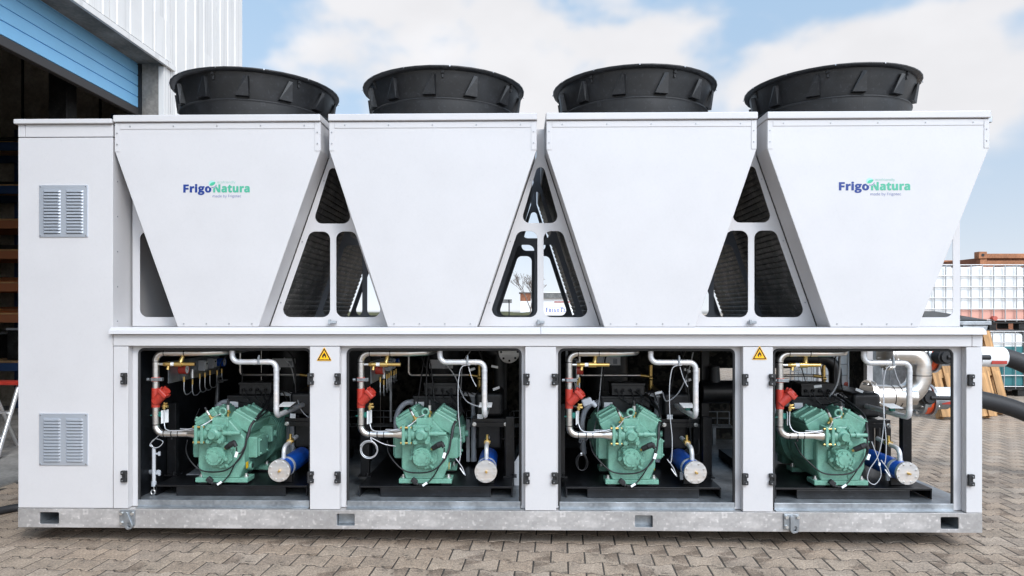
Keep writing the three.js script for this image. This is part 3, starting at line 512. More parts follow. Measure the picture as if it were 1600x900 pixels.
// printed logos on the first and last module
{
  const W = 1024, H = 320;
  const draw = (alpha) => canvasTex(W, H, (g) => {
    g.fillStyle = alpha ? '#000' : '#e6ebf5'; g.fillRect(0, 0, W, H);
    const c = (s) => (alpha ? '#fff' : s);
    g.textBaseline = 'alphabetic';
    const put = (txt, x, y, w, size, font, col) => { g.font = `${font} ${size}px sans-serif`; const m = g.measureText(txt).width; g.save(); g.translate(x, y); g.scale(w / m, 1); g.fillStyle = c(col); g.fillText(txt, 0, 0); if (font === 'bold') { g.strokeStyle = c(col); g.lineWidth = 9; g.strokeText(txt, 0, 0); } g.restore(); };
    put('Frigo', 12, 200, 430, 172, 'bold', '#08307c'); put('Natura', 452, 200, 555, 172, 'bold', '#46a688');
    put('ecofriendly', 520, 56, 270, 52, 'normal', '#86bfae'); put('made by Frigotec', 450, 284, 425, 58, 'normal', '#5c669c');
    // round leaf badge
    g.fillStyle = alpha ? '#000' : '#e6ebf5'; g.beginPath(); g.arc(455, 68, 66, 0, 7); g.fill();
    g.fillStyle = c('#9fd0c8'); g.beginPath(); g.arc(448, 58, 50, Math.PI * .75, Math.PI * 1.95); g.fill();
    g.strokeStyle = c('#2c3b86'); g.lineWidth = 9; g.beginPath(); g.arc(455, 66, 56, Math.PI * .08, Math.PI * .62); g.stroke();
    g.fillStyle = c('#3fb08c'); g.beginPath(); g.moveTo(498, 36); g.bezierCurveTo(450, 30, 410, 50, 414, 92); g.bezierCurveTo(450, 100, 490, 80, 498, 36); g.fill();
  });
  const lm = new THREE.MeshStandardMaterial({ map: draw(false), alphaMap: draw(true), transparent: true, roughness: .45 });
  for (const [px0, px1, py0, py1, k] of [[284, 393, 281, 312, 0], [1308, 1425, 277, 309, 3]]) {
    const a = P(px0, py1, ZV), b = P(px1, py0, ZV), g = new THREE.PlaneGeometry(b[0] - a[0], b[1] - a[1]); g.translate((a[0] + b[0]) / 2, (a[1] + b[1]) / 2, ZV + .0012);
    const s = part(U, 'printed_logo', g, lm, { keepUV: true, label: 'blue and green printed wordmark' }); s.castShadow = false;
  }
}
// flammable-gas warning stickers
{
  const st = canvasTex(256, 256, (g) => {
    g.fillStyle = '#f6b600'; g.fillRect(0, 0, 256, 256); g.fillStyle = '#111'; g.beginPath(); g.moveTo(128, 20); g.lineTo(245, 248); g.lineTo(11, 248); g.closePath(); g.fill();
    g.fillStyle = '#f8b900'; g.beginPath(); g.moveTo(128, 62); g.lineTo(214, 230); g.lineTo(42, 230); g.closePath(); g.fill();
    g.fillStyle = '#1a1410'; g.beginPath(); g.moveTo(126, 100); g.bezierCurveTo(140, 128, 166, 150, 160, 186); g.bezierCurveTo(154, 214, 100, 220, 92, 184); g.bezierCurveTo(90, 160, 104, 150, 108, 134); g.bezierCurveTo(116, 140, 118, 128, 126, 100); g.fill();
    g.fillStyle = '#f8b900'; g.beginPath(); g.moveTo(128, 160); g.bezierCurveTo(140, 178, 148, 190, 138, 206); g.bezierCurveTo(120, 212, 112, 200, 116, 184); g.bezierCurveTo(120, 186, 124, 176, 128, 160); g.fill();
  });
  const sm2 = new THREE.MeshStandardMaterial({ map: st, roughness: .4 });
  for (const [px, py0, py1, w] of [[506.5, 541.8, 563.8, 24], [1187, 540, 562, 24]]) {
    const a = P(px - w / 2, py1, .003), b = P(px + w / 2, py0, .003), s = roundPath([[a[0], a[1]], [b[0], a[1]], [(a[0] + b[0]) / 2, b[1]]], .004), g = new THREE.ExtrudeGeometry(s, { depth: .0008, bevelEnabled: false }); g.translate(0, 0, .0014);
    const f = flat(g), p = f.attributes.position, uv = f.attributes.uv; for (let i = 0; i < p.count; i++) uv.setXY(i, (p.getX(i) - a[0]) / (b[0] - a[0]), (p.getY(i) - a[1]) / (b[1] - a[1]));
    part(U, 'warning_sticker', f, sm2, { keepUV: true, label: 'yellow triangular flame warning sticker' });
  }
}

// ================================================================ FAN DIFFUSERS
function fan() {
  const o = new THREE.Group();
  const R0 = .495, R1 = .527, yb = YCAP - .004, ys = 2.852, yr = 3.03;
  part(o, 'barrel', [lathe([[R0 - .02, yb + .002], [R0 + .006, yb + .002], [R0 + .012, ys - .02], [R0 + .020, ys - .012], [R0 + .020, ys - .004], [R0 - .004, ys]], 64)], M.fan);
  part(o, 'cone', [lathe([[R0 - .03, ys - .03], [R0 - .004, ys - .03], [R0, ys], [R1 + .012, yr - .012], [R1 + .006, yr], [R1 - .01, yr - .002], [R0 - .03, ys - .03]], 64)], M.fan);
  part(o, 'rim', [lathe([[R1 + .006, yr - .012], [R1 + .02, yr - .014], [R1 + .046, yr - .006], [R1 + .05, yr + .004], [R1 + .03, yr + .008], [R1 + .0, yr + .006], [R1 + .006, yr - .012]], 40)], M.fan);
  for (let k = 0; k < 12; k++) {
    const an = (k + .35) / 12 * Math.PI * 2;
    // hollow gusset: upright wedge under the flare, one edge tall and one short
    const w = .085, yl = ys + .01, rb = R0 + .024, pts = { a: [-w / 2, yl + .004, rb + .010], b: [w / 2, yl, rb + .016], c: [w / 2 - .004, yr - .042, R1 + .026], d: [w / 2 - .026, yr - .036, R1 + .018], e: [-w / 2, yl, R0 - .004], f: [w / 2, yl, R0 - .004], h: [w / 2 + .004, yr - .04, R1 - .004] };
    const t = [['a', 'b', 'c'], ['a', 'c', 'd'], ['b', 'f', 'h'], ['b', 'h', 'c'], ['a', 'd', 'e'], ['d', 'h', 'e'], ['d', 'c', 'h'], ['a', 'e', 'f'], ['a', 'f', 'b']], pos = []; for (const q of t) for (const i of q) pos.push(...pts[i]);
    const g = new THREE.BufferGeometry(); g.setAttribute('position', new THREE.Float32BufferAttribute(pos, 3)); g.computeVertexNormals(); g.setAttribute('uv', new THREE.Float32BufferAttribute(new Float32Array(pos.length / 3 * 2), 2)); g.rotateY(an);
    part(o, 'gusset', g, M.fan);
    if (k % 2) { const b2 = an + .17; part(o, 'clip', [tr(bx(.022, .022, .014, 0, 0, 0, .003), Math.sin(b2) * (R1 + .012), yr - .024, Math.cos(b2) * (R1 + .012), 0, b2), tr(bx(.013, .034, .012, 0, 0, 0, .003), Math.sin(b2) * (R1 + .004), yr - .045, Math.cos(b2) * (R1 + .004), 0, b2)], M.rubber); }
    part(o, 'bolt', [cyl([Math.sin(an + .25) * (R1 + .05), yr - .001, Math.cos(an + .25) * (R1 + .05)], [Math.sin(an + .25) * (R1 + .055), yr - .001, Math.cos(an + .25) * (R1 + .055)], .0045, .0045, 8)], M.screw);
  }
  const hub = []; for (let k = 0; k < 5; k++) { const b2 = k / 5 * Math.PI * 2; const g = bx(.3, .006, .12, .26, 0, 0, .002); tr(g, 0, 0, 0, .45, 0, 0); tr(g, 0, yb + .04, 0, 0, b2, 0); hub.push(g); }
  part(o, 'fan_wheel', [cyl([0, yb, 0], [0, yb + .09, 0], .13, .12, 24), ...hub], M.fan);
  return o;
}
{
  const proto = fan();
  const where = ['above the module beside the louvred cabinet', 'above the second module from the louvred cabinet', 'above the third module from the louvred cabinet', 'above the module with the open end bay'];
  for (let i = 0; i < 4; i++) for (const [row, z] of [['front', -.67], ['rear', -1.79]]) {
    const c = i ? proto.clone() : proto.clone(), x = (tops[i][0] + tops[i][1]) / 2;
    c.name = numbered('fan_diffuser'); c.position.set(x, 0, z); c.rotation.y = i * .26 + (row === 'rear' ? .1 : 0); scene.add(c);
    c.userData = row === 'front' ? { label: `black flared fan diffuser ${where[i]}`, category: 'fan', group: 'fan diffusers along the chiller front' } : { label: 'black fan diffuser hidden in the rear row on the chiller top', category: 'fan', group: 'fan diffusers of the rear row' };
  }
}

// ================================================================ MACHINERY IN THE BAYS
const BAY = ['in the bay beside the louvred cabinet', 'in the second bay from the louvred cabinet', 'in the third bay from the louvred cabinet', 'in the open-ended bay with daylight behind'];
const off = openings.map((o) => o[0] - openings[1][0]);
// build(o) fills a prototype standing in the second bay; it is then copied into the others
function perBay(name, label, category, group, build, bays = [0, 1, 2, 3]) {
  const proto = new THREE.Group(); build(proto);
  for (const k of bays) { const c = proto.clone(); c.name = numbered(name); c.userData = { label: `${label} ${BAY[k]}`, category, group }; c.position.x = off[k]; scene.add(c); }
}
const FL = .262;   // floor sheet
// skids
perBay('machine_skid', 'black steel skid', 'skid', 'black steel skids under the compressors', (o) => {
  const a = P(561, 760, -.15)[0], b = P(801, 760, -.15)[0], c = P(594, 760, -.15)[0], d = P(767, 760, -.15)[0], yt = .333;
  part(o, 'deck_plate', [bx2(a, b, yt - .012, yt, -.15, -1.4, .002)], M.skid);
  part(o, 'front_skirt', [bx2(c, d, FL + .002, yt - .013, -.152, -.162, .002)], M.skid);
  for (const x of [a, b - .008]) part(o, 'side_plate', [bx2(x, x + .008, FL + .002, yt - .013, -.153, -1.4, .001)], M.skid);
  part(o, 'rear_skirt', [bx2(a + .01, b - .01, FL + .002, yt - .013, -1.38, -1.39, .001)], M.skid);
  for (const [px, py, z] of [[571, 700, -.42], [797, 700, -.42]]) { const x = P(px, py, z)[0]; part(o, 'post', [bx2(x - .03, x + .03, yt + .001, px < 600 ? .83 : .745, z - .025, z + .025, .003)], M.skid); part(o, 'post_foot', [bx2(x - .045, x + .045, yt + .001, yt + .010, z - .06, z + .04, .001), cyl([x + .02, yt + .01, z + .03], [x + .02, yt + .028, z + .03], .009, .009, 6)], M.skid); }
});
// compressors
function compressor(o) {
  const z0 = 0;
  part(o, 'foot_flange', [plate([[-.163, 0], [.18, 0], [.18, .03], [-.163, .03]], .004, .12, { r: .004, bev: .003 }), plate([[-.163, 0], [.18, 0], [.18, .03], [-.163, .03]], -.36, .1, { r: .004, bev: .003 })], M.green);
  part(o, 'rubber_mount', [bx(.06, .012, .08, -.12, -.006, -.05, .003), bx(.06, .012, .08, .14, -.006, -.05, .003), bx(.06, .012, .08, -.12, -.006, -.41, .003), bx(.06, .012, .08, .14, -.006, -.41, .003)], M.rubber);
  part(o, 'crankcase', [plate([[-.118, .029], [.122, .029], [.158, .11], [.158, .29], [.13, .325, .02], [.06, .405], [-.05, .405], [-.115, .32, .02], [-.146, .28], [-.146, .1]], 0, .44, { r: .012, bev: .006 }),
    plate([[-.05, .36], [.056, .36], [.056, .425], [-.05, .425]], .012, .08, { r: .01, bev: .004 })], M.green);
  // bearing cover: eight-sided flange, round cover, bolts
  const bc = part(o, 'bearing_cover', [(() => { const p = []; for (let k = 0; k < 8; k++) { const a = (k + .5) / 8 * Math.PI * 2; p.push([.002 + Math.cos(a) * .092, .185 + Math.sin(a) * .092]); } return plate(p, .022, .026, { r: .006, bev: .003 }); })(), cyl([-.006, .182, .02], [-.006, .182, .055], .064, .060, 32), cyl([-.010, .180, .05], [-.010, .180, .078], .053, .051, 32), cyl([-.010, .180, .07], [-.010, .180, .082], .036, .033, 24), cyl([-.055, .225, .02], [-.045, .215, .07], .016, .014, 12), cyl([.045, .225, .03], [.075, .245, .06], .015, .013, 12), cyl([.05, .17, .03], [.062, .165, .06], .014, .012, 12), cyl([-.065, .175, .03], [-.08, .175, .06], .014, .012, 12), cyl([.045, .12, .02], [.065, .105, .035], .012, .010, 12)], M.green);
  for (let k = 0; k < 8; k++) { const a = (k + .2) / 8 * Math.PI * 2; part(bc, 'bolt', [cyl([.002 + Math.cos(a) * .079, .185 + Math.sin(a) * .079, .02], [.002 + Math.cos(a) * .079, .185 + Math.sin(a) * .079, .031], .0085, .008, 6)], M.green); if (k % 1 === 0) part(bc, 'bolt', [cyl([-.010 + Math.cos(a) * .044, .18 + Math.sin(a) * .044, .078], [-.010 + Math.cos(a) * .044, .18 + Math.sin(a) * .044, .085], .0068, .0062, 6)], M.green); }
  // suction stop valve
  const sv = part(o, 'stop_valve', [bx(.02, .125, .10, -.12, .326, .045, .005), bx(.02, .115, .095, -.082, .326, .045, .005), cyl([-.12, .326, .045], [-.05, .326, .045], .036, .04, 20), bx(.118, .118, .05, -.012, .328, .03, .012), ball(-.012, .328, .055, .046, 1, .95, .9), cyl([-.012, .328, .06], [-.012, .325, .108], .030, .024, 20), cyl([.04, .33, .045], [.15, .33, .045], .0165, .0125, 14), cyl([.075, .33, .045], [.098, .33, .045], .022, .022, 6)], M.green);
  for (const [x, y] of [[-.046, .366], [.03, .366], [-.046, .282], [.03, .282]]) part(sv, 'bolt', [cyl([x, y, .05], [x, y, .068], .0185, .0185, 20), cyl([x, y, .066], [x, y, .084], .0150, .0135, 6)], M.green);
  for (const y of [.277, .375]) part(sv, 'flange_stud', [cyl([-.14, y, .082], [-.068, y, .082], .008, .008, 8)], M.brass);
  // cylinder heads, tilted outwards
  for (const s of [-1, 1]) {
    const g = [bx(.165, .085, .30, 0, 0, 0, .010), bx(.150, .02, .285, 0, .05, 0, .006)]; for (const dz of [-.08, .04]) g.push(bx(.12, .022, .026, 0, .062, dz, .008));
    const hd = part(o, 'cylinder_head', g.map((q) => tr(q, s * .112 + .006, .385, -.20, 0, 0, -s * .52)), M.green);
    for (const dz of [-.12, -.04, .04, .12]) for (const dx of [-.062, .062]) part(hd, 'bolt', [tr(cyl([dx, .058, dz], [dx, .07, dz], .0085, .008, 6), s * .112 + .006, .385, -.20, 0, 0, -s * .52)], M.green);
  }
  // side boxes
  part(o, 'side_cover', [bx2(-.205, -.140, .15, .298, -.05, -.26, .010), bx2(-.214, -.204, .165, .285, -.07, -.24, .004)], M.green);
  const rc = part(o, 'side_cover', [bx2(.150, .215, .145, .285, -.07, -.25, .010), bx2(.215, .226, .155, .275, -.085, -.235, .004), bx2(.15, .245, .21, .325, -.27, -.36, .010), cyl([.24, .27, -.31], [.265, .27, -.31], .022, .022, 14)], M.green);
  for (const z of [-.1, -.22]) for (const y of [.17, .26]) part(rc, 'bolt', [cyl([.225, y, z], [.235, y, z], .009, .008, 6)], M.green);
  // sight glass and oil drain
  const sg = part(o, 'sight_glass', [cyl([.14, .085, -.12], [.166, .085, -.12], .03, .028, 20)], M.green); part(sg, 'glass', [cyl([.166, .085, -.12], [.1675, .085, -.12], .016, .016, 16)], M.rubber);
  part(o, 'plug', [cyl([.06, .055, 0], [.06, .055, .006], .013, .013, 16), cyl([.06, .055, .006], [.06, .055, .009], .006, .006, 6)], M.green);
  part(o, 'sticker', [tr(bx(.001, .042, .036, 0, 0, 0, 0), .1586, .105, -.045)], M.yellow, { label: 'yellow square sticker' });
  // ribbed motor housing behind
  part(o, 'motor_housing', [cyl([.006, .215, -.43], [.006, .215, -.80], .172, .168, 40), ball(.006, .215, -.80, .168, 1, 1, .35)], M.green);
  for (let k = 0; k < 11; k++) part(o, 'cooling_rib', [flat(tr(new THREE.CylinderGeometry(.212, .212, .009, 40, 1), .006, .225, -.46 - k * .031, Math.PI / 2))], M.green);
  part(o, 'motor_foot', [bx2(-.13, .145, .0, .1, -.62, -.72, .006)], M.green);
  // lifting eye, pressure fittings
  part(o, 'lifting_eye', [tor(.021, .008, .004, .458, -.03, 0, 0, 0), cyl([.004, .42, -.03], [.004, .438, -.03], .014, .012, 12)], M.green);
  part(o, 'pressure_fitting', [cyl([-.072, .395, -.01], [-.04, .425, -.005], .009, .009, 10), cyl([-.055, .412, .0], [-.068, .442, .01], .011, .008, 10), cyl([.03, .42, -.05], [.03, .468, -.05], .008, .008, 10), cyl([.026, .45, -.05], [.044, .452, -.045], .009, .009, 10)], M.brass);
  part(o, 'pressure_sensor', [cyl([-.068, .442, .01], [-.082, .47, .015], .010, .008, 12), cyl([.03, .468, -.05], [.03, .50, -.05], .011, .011, 12)], M.steelBolt);
  part(o, 'sensor_cap', [cyl([-.082, .47, .015], [-.093, .493, .018], .008, .007, 10), cyl([.03, .50, -.05], [.03, .53, -.05], .008, .007, 10)], M.rubber);
  part(o, 'capillary', [curve([[-.04, .428, .0], [.0, .445, .01], [.005, .447, .0]], .003, 10), curve([[-.05, .41, .005], [-.1, .372, .06], [-.16, .352, .07], [-.23, .35, .06]], .0035, 16), curve([[-.045, .415, .005], [-.095, .38, .06], [-.16, .362, .07], [-.24, .358, .05]], .003, 16)], M.wire);
  // oil switch plug with elbow, cables
  part(o, 'oil_switch_plug', [cyl([.066, .240, .055], [.10, .262, .075], .017, .018, 14), cyl([.10, .262, .075], [.128, .278, .082], .020, .016, 14), cyl([.122, .278, .08], [.138, .25, .082], .014, .012, 12)], M.rubber);
  part(o, 'plug_nipple', [cyl([.056, .233, .048], [.068, .241, .056], .011, .011, 10)], M.brass);
  part(o, 'heater_plug', [tr(bx(.04, .032, .03, 0, 0, 0, .006), -.06, .022, .022, 0, 0, -.7), cyl([-.05, .01, .022], [-.035, -.002, .03], .011, .009, 10)], M.rubber);
  part(o, 'cable', [curve([[-.255, .26, -.08], [-.24, .2, -.03], [-.19, .14, .01], [-.12, .085, .02], [-.03, .075, .03], [.06, .092, .04], [.13, .15, .03], [.165, .22, .01], [.178, .30, .0]], .0048, 40), curve([[-.03, -.002, .03], [.01, .0, .03], [.06, .045, .02], [.11, .13, .03], [.155, .20, .02], [.17, .27, .005], [.176, .32, .0]], .0042, 34), curve([[.14, .245, .08], [.14, .21, .07], [.15, .2, .05], [.168, .24, .02]], .0045, 16), curve([[.178, .29, .0], [.186, .36, -.03], [.21, .42, -.1], [.215, .47, -.25], [.18, .53, -.42]], .009, 30), curve([[.184, .30, -.005], [.192, .37, -.035], [.218, .41, -.11], [.22, .45, -.26], [.1, .55, -.42]], .006, 30)], M.cable);
  part(o, 'cable_tag', [tr(bx(.018, .036, .004, 0, 0, 0, .001), .14, .2, .084, 0, 0, -.3), tr(bx(.034, .014, .005, 0, 0, 0, .001), .01, .004, .036, 0, 0, .6)], M.label);
  for (const [x, z] of [[-.14, -.04], [.155, -.04], [-.14, -.41], [.155, -.41]]) part(o, 'foot_bolt', [cyl([x, .03, z], [x, .038, z], .018, .018, 16), cyl([x, .038, z], [x, .052, z], .011, .010, 6)], M.steelBolt);
  // terminal box and motor protection box
  const tb = part(o, 'terminal_box', [bx2(-.135, .205, .395, .505, -.43, -.72, .006), bx2(-.14, .21, .497, .515, -.425, -.725, .004)], M.black);
  part(tb, 'rating_label', [bx2(-.118, -.06, .432, .472, -.4295, -.4285, 0)], M.label, { label: 'white rating label' });
  const ub = part(o, 'control_box', [bx2(-.062, .172, .517, .60, -.45, -.62, .006), bx2(-.066, .176, .588, .606, -.447, -.622, .003), bx2(.03, .1, .606, .609, -.5, -.56, .001)], M.black);
  for (const x of [-.03, .02, .07, .13]) part(ub, 'cable_gland', [cyl([x, .555, -.45], [x, .555, -.432], .013, .012, 10), cyl([x, .555, -.432], [x, .553, -.42], .008, .006, 8)], M.rubber);
  part(o, 'box_cable', [curve([[.0, .555, -.42], [.02, .5, -.39], [.06, .46, -.38], [.11, .44, -.36]], .005, 20), curve([[.07, .555, -.42], [.09, .50, -.38], [.15, .46, -.36], [.19, .44, -.3]], .005, 20), curve([[.13, .555, -.42], [.15, .5, -.4], [.12, .44, -.38]], .004, 20), curve([[-.03, .555, -.42], [-.01, .51, -.4], [.05, .47, -.39], [.03, .53, -.06]], .004, 24)], M.cable);
}
{
  const proto = new THREE.Group(); compressor(proto);
  const c = P(662.5, 700, -.17);
  for (let k = 0; k < 4; k++) { const q = k < 3 ? proto.clone() : proto; q.name = numbered('compressor'); q.userData = { label: `sea-green piston compressor with black terminal box ${BAY[k]}`, category: 'compressor', group: 'green compressors in the bays' }; q.position.set(c[0] + off[k], .346, -.17); scene.add(q); }
}
const compX = P(662.5, 700, -.17)[0], compY = .346, compZ = -.17;
// stainless suction pipes with red stop valve
perBay('suction_pipe', 'stainless pipe loop with red angled stop valve', 'pipe', 'stainless pipe loops with red valves', (o) => {
  const z = -.125, r = .0218, a = P(564, 551.5, z), b = P(564, 678, z), e = P(640, 551.5, z), ex = compX - .135, ey = compY + .326;
  part(o, 'pipe', [pipe([[e[0] + .17, e[1] + .012, z - .5], [e[0] + .12, a[1] + .004, z - .04], [e[0], a[1], z], a, [b[0], ey, z], [ex - .05, ey, z]], r, .055, 20), cyl([ex - .055, ey, z], [ex + .005, ey, z], r, .034, 20)], M.inox);
  for (const q of [[a[0] + .058, a[1], z, 1], [a[0], a[1] - .058, z, 0], [a[0], ey + .058, z, 0], [a[0] + .058, ey, z, 1], [a[0] + .19, a[1], z, 1], [a[0] + .15, ey, z, 1]]) part(o, 'weld_seam', [q[3] ? cyl([q[0] - .0025, q[1], q[2]], [q[0] + .0025, q[1], q[2]], r + .0012, r + .0012, 20) : cyl([q[0], q[1] - .0025, q[2]], [q[0], q[1] + .0025, q[2]], r + .0012, r + .0012, 20)], M.darkSteel);
  const y0 = P(564, 637, z)[1], y1 = P(564, 607, z)[1], x = a[0], ym = (y0 + y1) / 2;
  const v = part(o, 'stop_valve', [cyl([x, y0, z], [x, y1, z], r + .004, r + .003, 20), cyl([x, ym - .028, z + .005], [x + .052, ym + .022, z + .012], .030, .031, 20), tr(bx(.068, .028, .068, 0, 0, 0, .008), x + .060, ym + .030, z + .013, 0, 0, -.8), cyl([x + .064, ym + .034, z + .014], [x + .082, ym + .051, z + .017], .029, .025, 20)], M.red, { label: 'red angled stop valve' });
  for (const [dx, dy, dz] of [[.048, .062, .03], [.09, .018, .03], [.048, .062, -.012]]) part(v, 'bolt', [cyl([x + dx, ym + dy, z + dz], [x + dx + .009, ym + dy + .009, z + dz], .006, .006, 6)], M.red);
  const yc = P(564, 593, z)[1];
  part(o, 'pipe_clamp', [cyl([x, yc - .010, z], [x, yc + .010, z], r + .006, r + .006, 20), bx(.06, .02, .008, x + .012, yc, z + r + .004, .002), bx(.018, .022, .03, x + .042, yc, z + .01, .003), cyl([x - .03, yc, z + .02], [x - .046, yc, z + .02], .010, .010, 8)], M.galv);
  part(o, 'clamp_liner', [cyl([x, yc - .0135, z], [x, yc + .0135, z], r + .004, r + .004, 20)], M.redDull);
  // sight fitting, flow-arrow plate on the lower limb
  part(o, 'side_fitting', [cyl([x + .06, ym - .075, z + .01], [x + .06, ym - .03, z + .01], .006, .006, 8), cyl([x + .05, ym - .055, z + .012], [x + .085, ym - .055, z + .012], .008, .008, 8), cyl([x + .06, ym - .07, z + .012], [x + .06, ym - .045, z + .012], .011, .011, 8), cyl([x + .062, ym - .04, z + .012], [x + .082, ym - .035, z + .012], .007, .007, 8)], M.brass);
  part(o, 'capillary', [curve([[x + .06, ym - .075, z + .01], [x + .062, ym - .17, z + .012], [x + .085, ey + .03, z + .03], [x + .2, ey + .028, z + .03], [ex - .01, ey + .04, z + .03]], .0035, 28)], M.wire);
  const yl = P(564, 652, z)[1];
  part(o, 'plate_bracket', [bx(.024, .035, .012, x + .034, yl + .015, z - .004, .002), cyl([x - .03, yl + .01, z + .01], [x + .03, yl + .01, z + .01], .003, .003, 6)], M.teal);
  part(o, 'flow_plate', [tr(bx(.002, .084, .06, 0, 0, 0, 0), x + .052, yl, z - .012, 0, -.3, 0)], M.label, { label: 'white flow direction plate' });
  part(o, 'cable_tie', [cyl([x + .105, ey, z], [x + .111, ey, z], r + .003, r + .003, 16), bx(.01, .012, .012, x + .108, ey - r - .008, z + .006, .002)], M.cable);
});
// brass relief valves
perBay('relief_valve', 'brass relief valve with long outlet', 'valve', 'brass relief valves on the stainless pipes', (o) => {
  const z = -.125, q = (px, py) => P(px, py, z), y = q(600, 569.5)[1], X = (px) => q(px, 570)[0];
  part(o, 'inlet_nipple', [cyl([X(567), y, z], [X(577), y, z], .008, .009, 12)], M.steelBolt);
  part(o, 'valve_body', [cyl([X(576), y, z], [X(581), y, z], .012, .017, 6), cyl([X(581), y, z], [X(588), y, z], .014, .014, 16), cyl([X(594), y, z], [X(606), y, z], .018, .018, 8), cyl([X(604), y, z], [X(626), y, z], .0125, .0125, 16), cyl([X(603), y + .01, z], [X(605), y + .05, z - .015], .016, .013, 12), cyl([X(584), y - .01, z], [X(583), y - .034, z], .008, .012, 6)], M.brass);
  part(o, 'seal_label', [cyl([X(588), y, z], [X(594), y, z], .0125, .0125, 16)], M.label);
  part(o, 'outlet_mouth', [cyl([X(626), y, z], [X(626) + .0012, y, z], .009, .009, 12)], M.rubber);
});
// gauge panels along the bay's side
perBay('gauge_panel', 'steel plate with pressure gauges and switches', 'gauge panel', 'gauge panels in the bays', (o) => {
  const x = X0(263, -.18) - off[0], y0 = .99, y1 = 1.135, za = -.18, zb = -.95;
  part(o, 'back_plate', [bx2(x - .003, x, y0, y1, za, zb, .001)], M.galv);
  part(o, 'hanger_strip', [bx2(x - .02, x - .004, .62, 1.2, zb + .02, zb - .01, .002), cyl([x - .004, .965, zb + .005], [x + .016, .965, zb + .005], .008, .008, 8)], M.galv);
  const gauge = (z, y, m, nm) => { const g = part(o, nm, [cyl([x + .002, y, z], [x + .05, y, z], .031, .032, 28)], m); part(g, 'dial', [cyl([x + .0495, y, z], [x + .0505, y, z], .027, .027, 28)], M.label); part(g, 'pointer', [tr(bx(.001, .022, .003, 0, 0, 0, 0), x + .0512, y + .004, z, .9, 0, 0)], M.rubber); part(g, 'bezel', [tor(.0305, .0035, x + .05, y, z, 0, Math.PI / 2)], m); };
  gauge(-.33, 1.07, M.red, 'red_gauge'); gauge(-.92, 1.075, M.blue, 'blue_gauge');
  for (const [z, y] of [[-.62, 1.075], [-.76, 1.08]]) { const b = part(o, 'pressure_switch', [bx(.05, .075, .055, x + .026, y, z, .003)], M.greyPlastic); part(b, 'scale_plate', [bx(.001, .058, .045, x + .0518, y, z, 0)], M.label); part(b, 'knob', [cyl([x + .0515, y + .012, z], [x + .056, y + .012, z], .006, .006, 10)], M.rubber); }
  part(o, 'transmitter', [cyl([x + .03, 1.0, -.45], [x + .03, 1.06, -.45], .013, .012, 12)], M.steelBolt);
  for (const [z, y] of [[-.33, 1.02], [-.45, .99], [-.56, 1.02], [-.64, 1.02], [-.72, 1.03], [-.84, 1.02], [-.92, 1.025]]) part(o, 'union', [cyl([x + .03, y - .035, z], [x + .03, y, z], .008, .008, 6)], M.brass);
  part(o, 'capillary', [[-.33, .90], [-.45, .88], [-.56, .89], [-.64, .895], [-.72, .905], [-.84, .93], [-.92, .935]].map(([z, y], i) => curve([[x + .03, .99, z], [x + .03, y + .03, z], [x + .025, y, z - .03], [x + .01, y - .01, z - .1 - i * .01], [x - .02, y + .0, Math.max(zb, z - .22)]], .0038, 20)), M.wire);
}, [0, 1, 2]);
// silver liquid pipes
perBay('liquid_pipe', 'silver insulated pipe bent towards the heat exchanger', 'pipe', 'silver liquid pipes in the bays', (o) => {
  const z = -.09, r = .0172, a = P(687.5, 536, z), b = P(687.5, 566, z), c = P(757, 566, z), d = P(757, 651, z);
  part(o, 'pipe', [pipe([[a[0], Math.min(a[1], YH0), z], b, c, d, [d[0], d[1], z - .56]], r, .042, 18)], M.silver);
  for (const [x, y, h] of [[b[0] + .055, b[1], 1], [c[0] - .055, c[1], 1], [c[0], c[1] - .055, 0], [d[0], d[1] + .05, 0], [mix(b[0], c[0], .5), b[1], 1]]) part(o, 'tape_seam', [h ? cyl([x - .006, y, z], [x + .006, y, z], r + .0014, r + .0014, 18) : cyl([x, y - .006, z], [x, y + .006, z], r + .0014, r + .0014, 18)], M.silver);
  part(o, 'hanger_clip', [bx(.012, .05, .006, mix(b[0], c[0], .62), b[1] + .01, z + r + .003, .002), cyl([mix(b[0], c[0], .62), b[1] + .02, z + .01], [mix(b[0], c[0], .62), b[1] + .045, z + .01], .006, .006, 8)], M.galv);
  part(o, 'flow_plate_bracket', [bx(.03, .026, .03, d[0] - .002, d[1] + .028, z - .2, .003)], M.teal);
  part(o, 'flow_plate', [tr(bx(.085, .002, .12, 0, 0, 0, 0), d[0] - .002, d[1] + .048, z - .2, .12, 0, 0)], M.label, { label: 'white flow direction plate' });
});
// thin stainless line with brass valve at the rear
perBay('injection_line', 'thin steel line ending in a brass valve', 'pipe', 'thin steel lines with brass valves', (o) => {
  const z = -1.1, a = P(638.5, 545, z), b = P(638.5, 586, z), c = P(733, 586, z);
  part(o, 'tube', [pipe([[a[0], YH0, z], b, c], .0105, .03, 12)], M.inox);
  const v = P(749, 588, z); part(o, 'brass_valve', [cyl(c, v, .014, .014, 8), cyl([v[0], v[1] - .085, z], [v[0], v[1] + .09, z], .0145, .0145, 10), cyl([v[0], v[1] - .105, z], [v[0], v[1] - .06, z], .021, .021, 6), cyl([v[0] - .012, v[1] - .012, z + .01], [v[0] + .012, v[1] - .012, z + .01], .018, .018, 6)], M.brass);
});
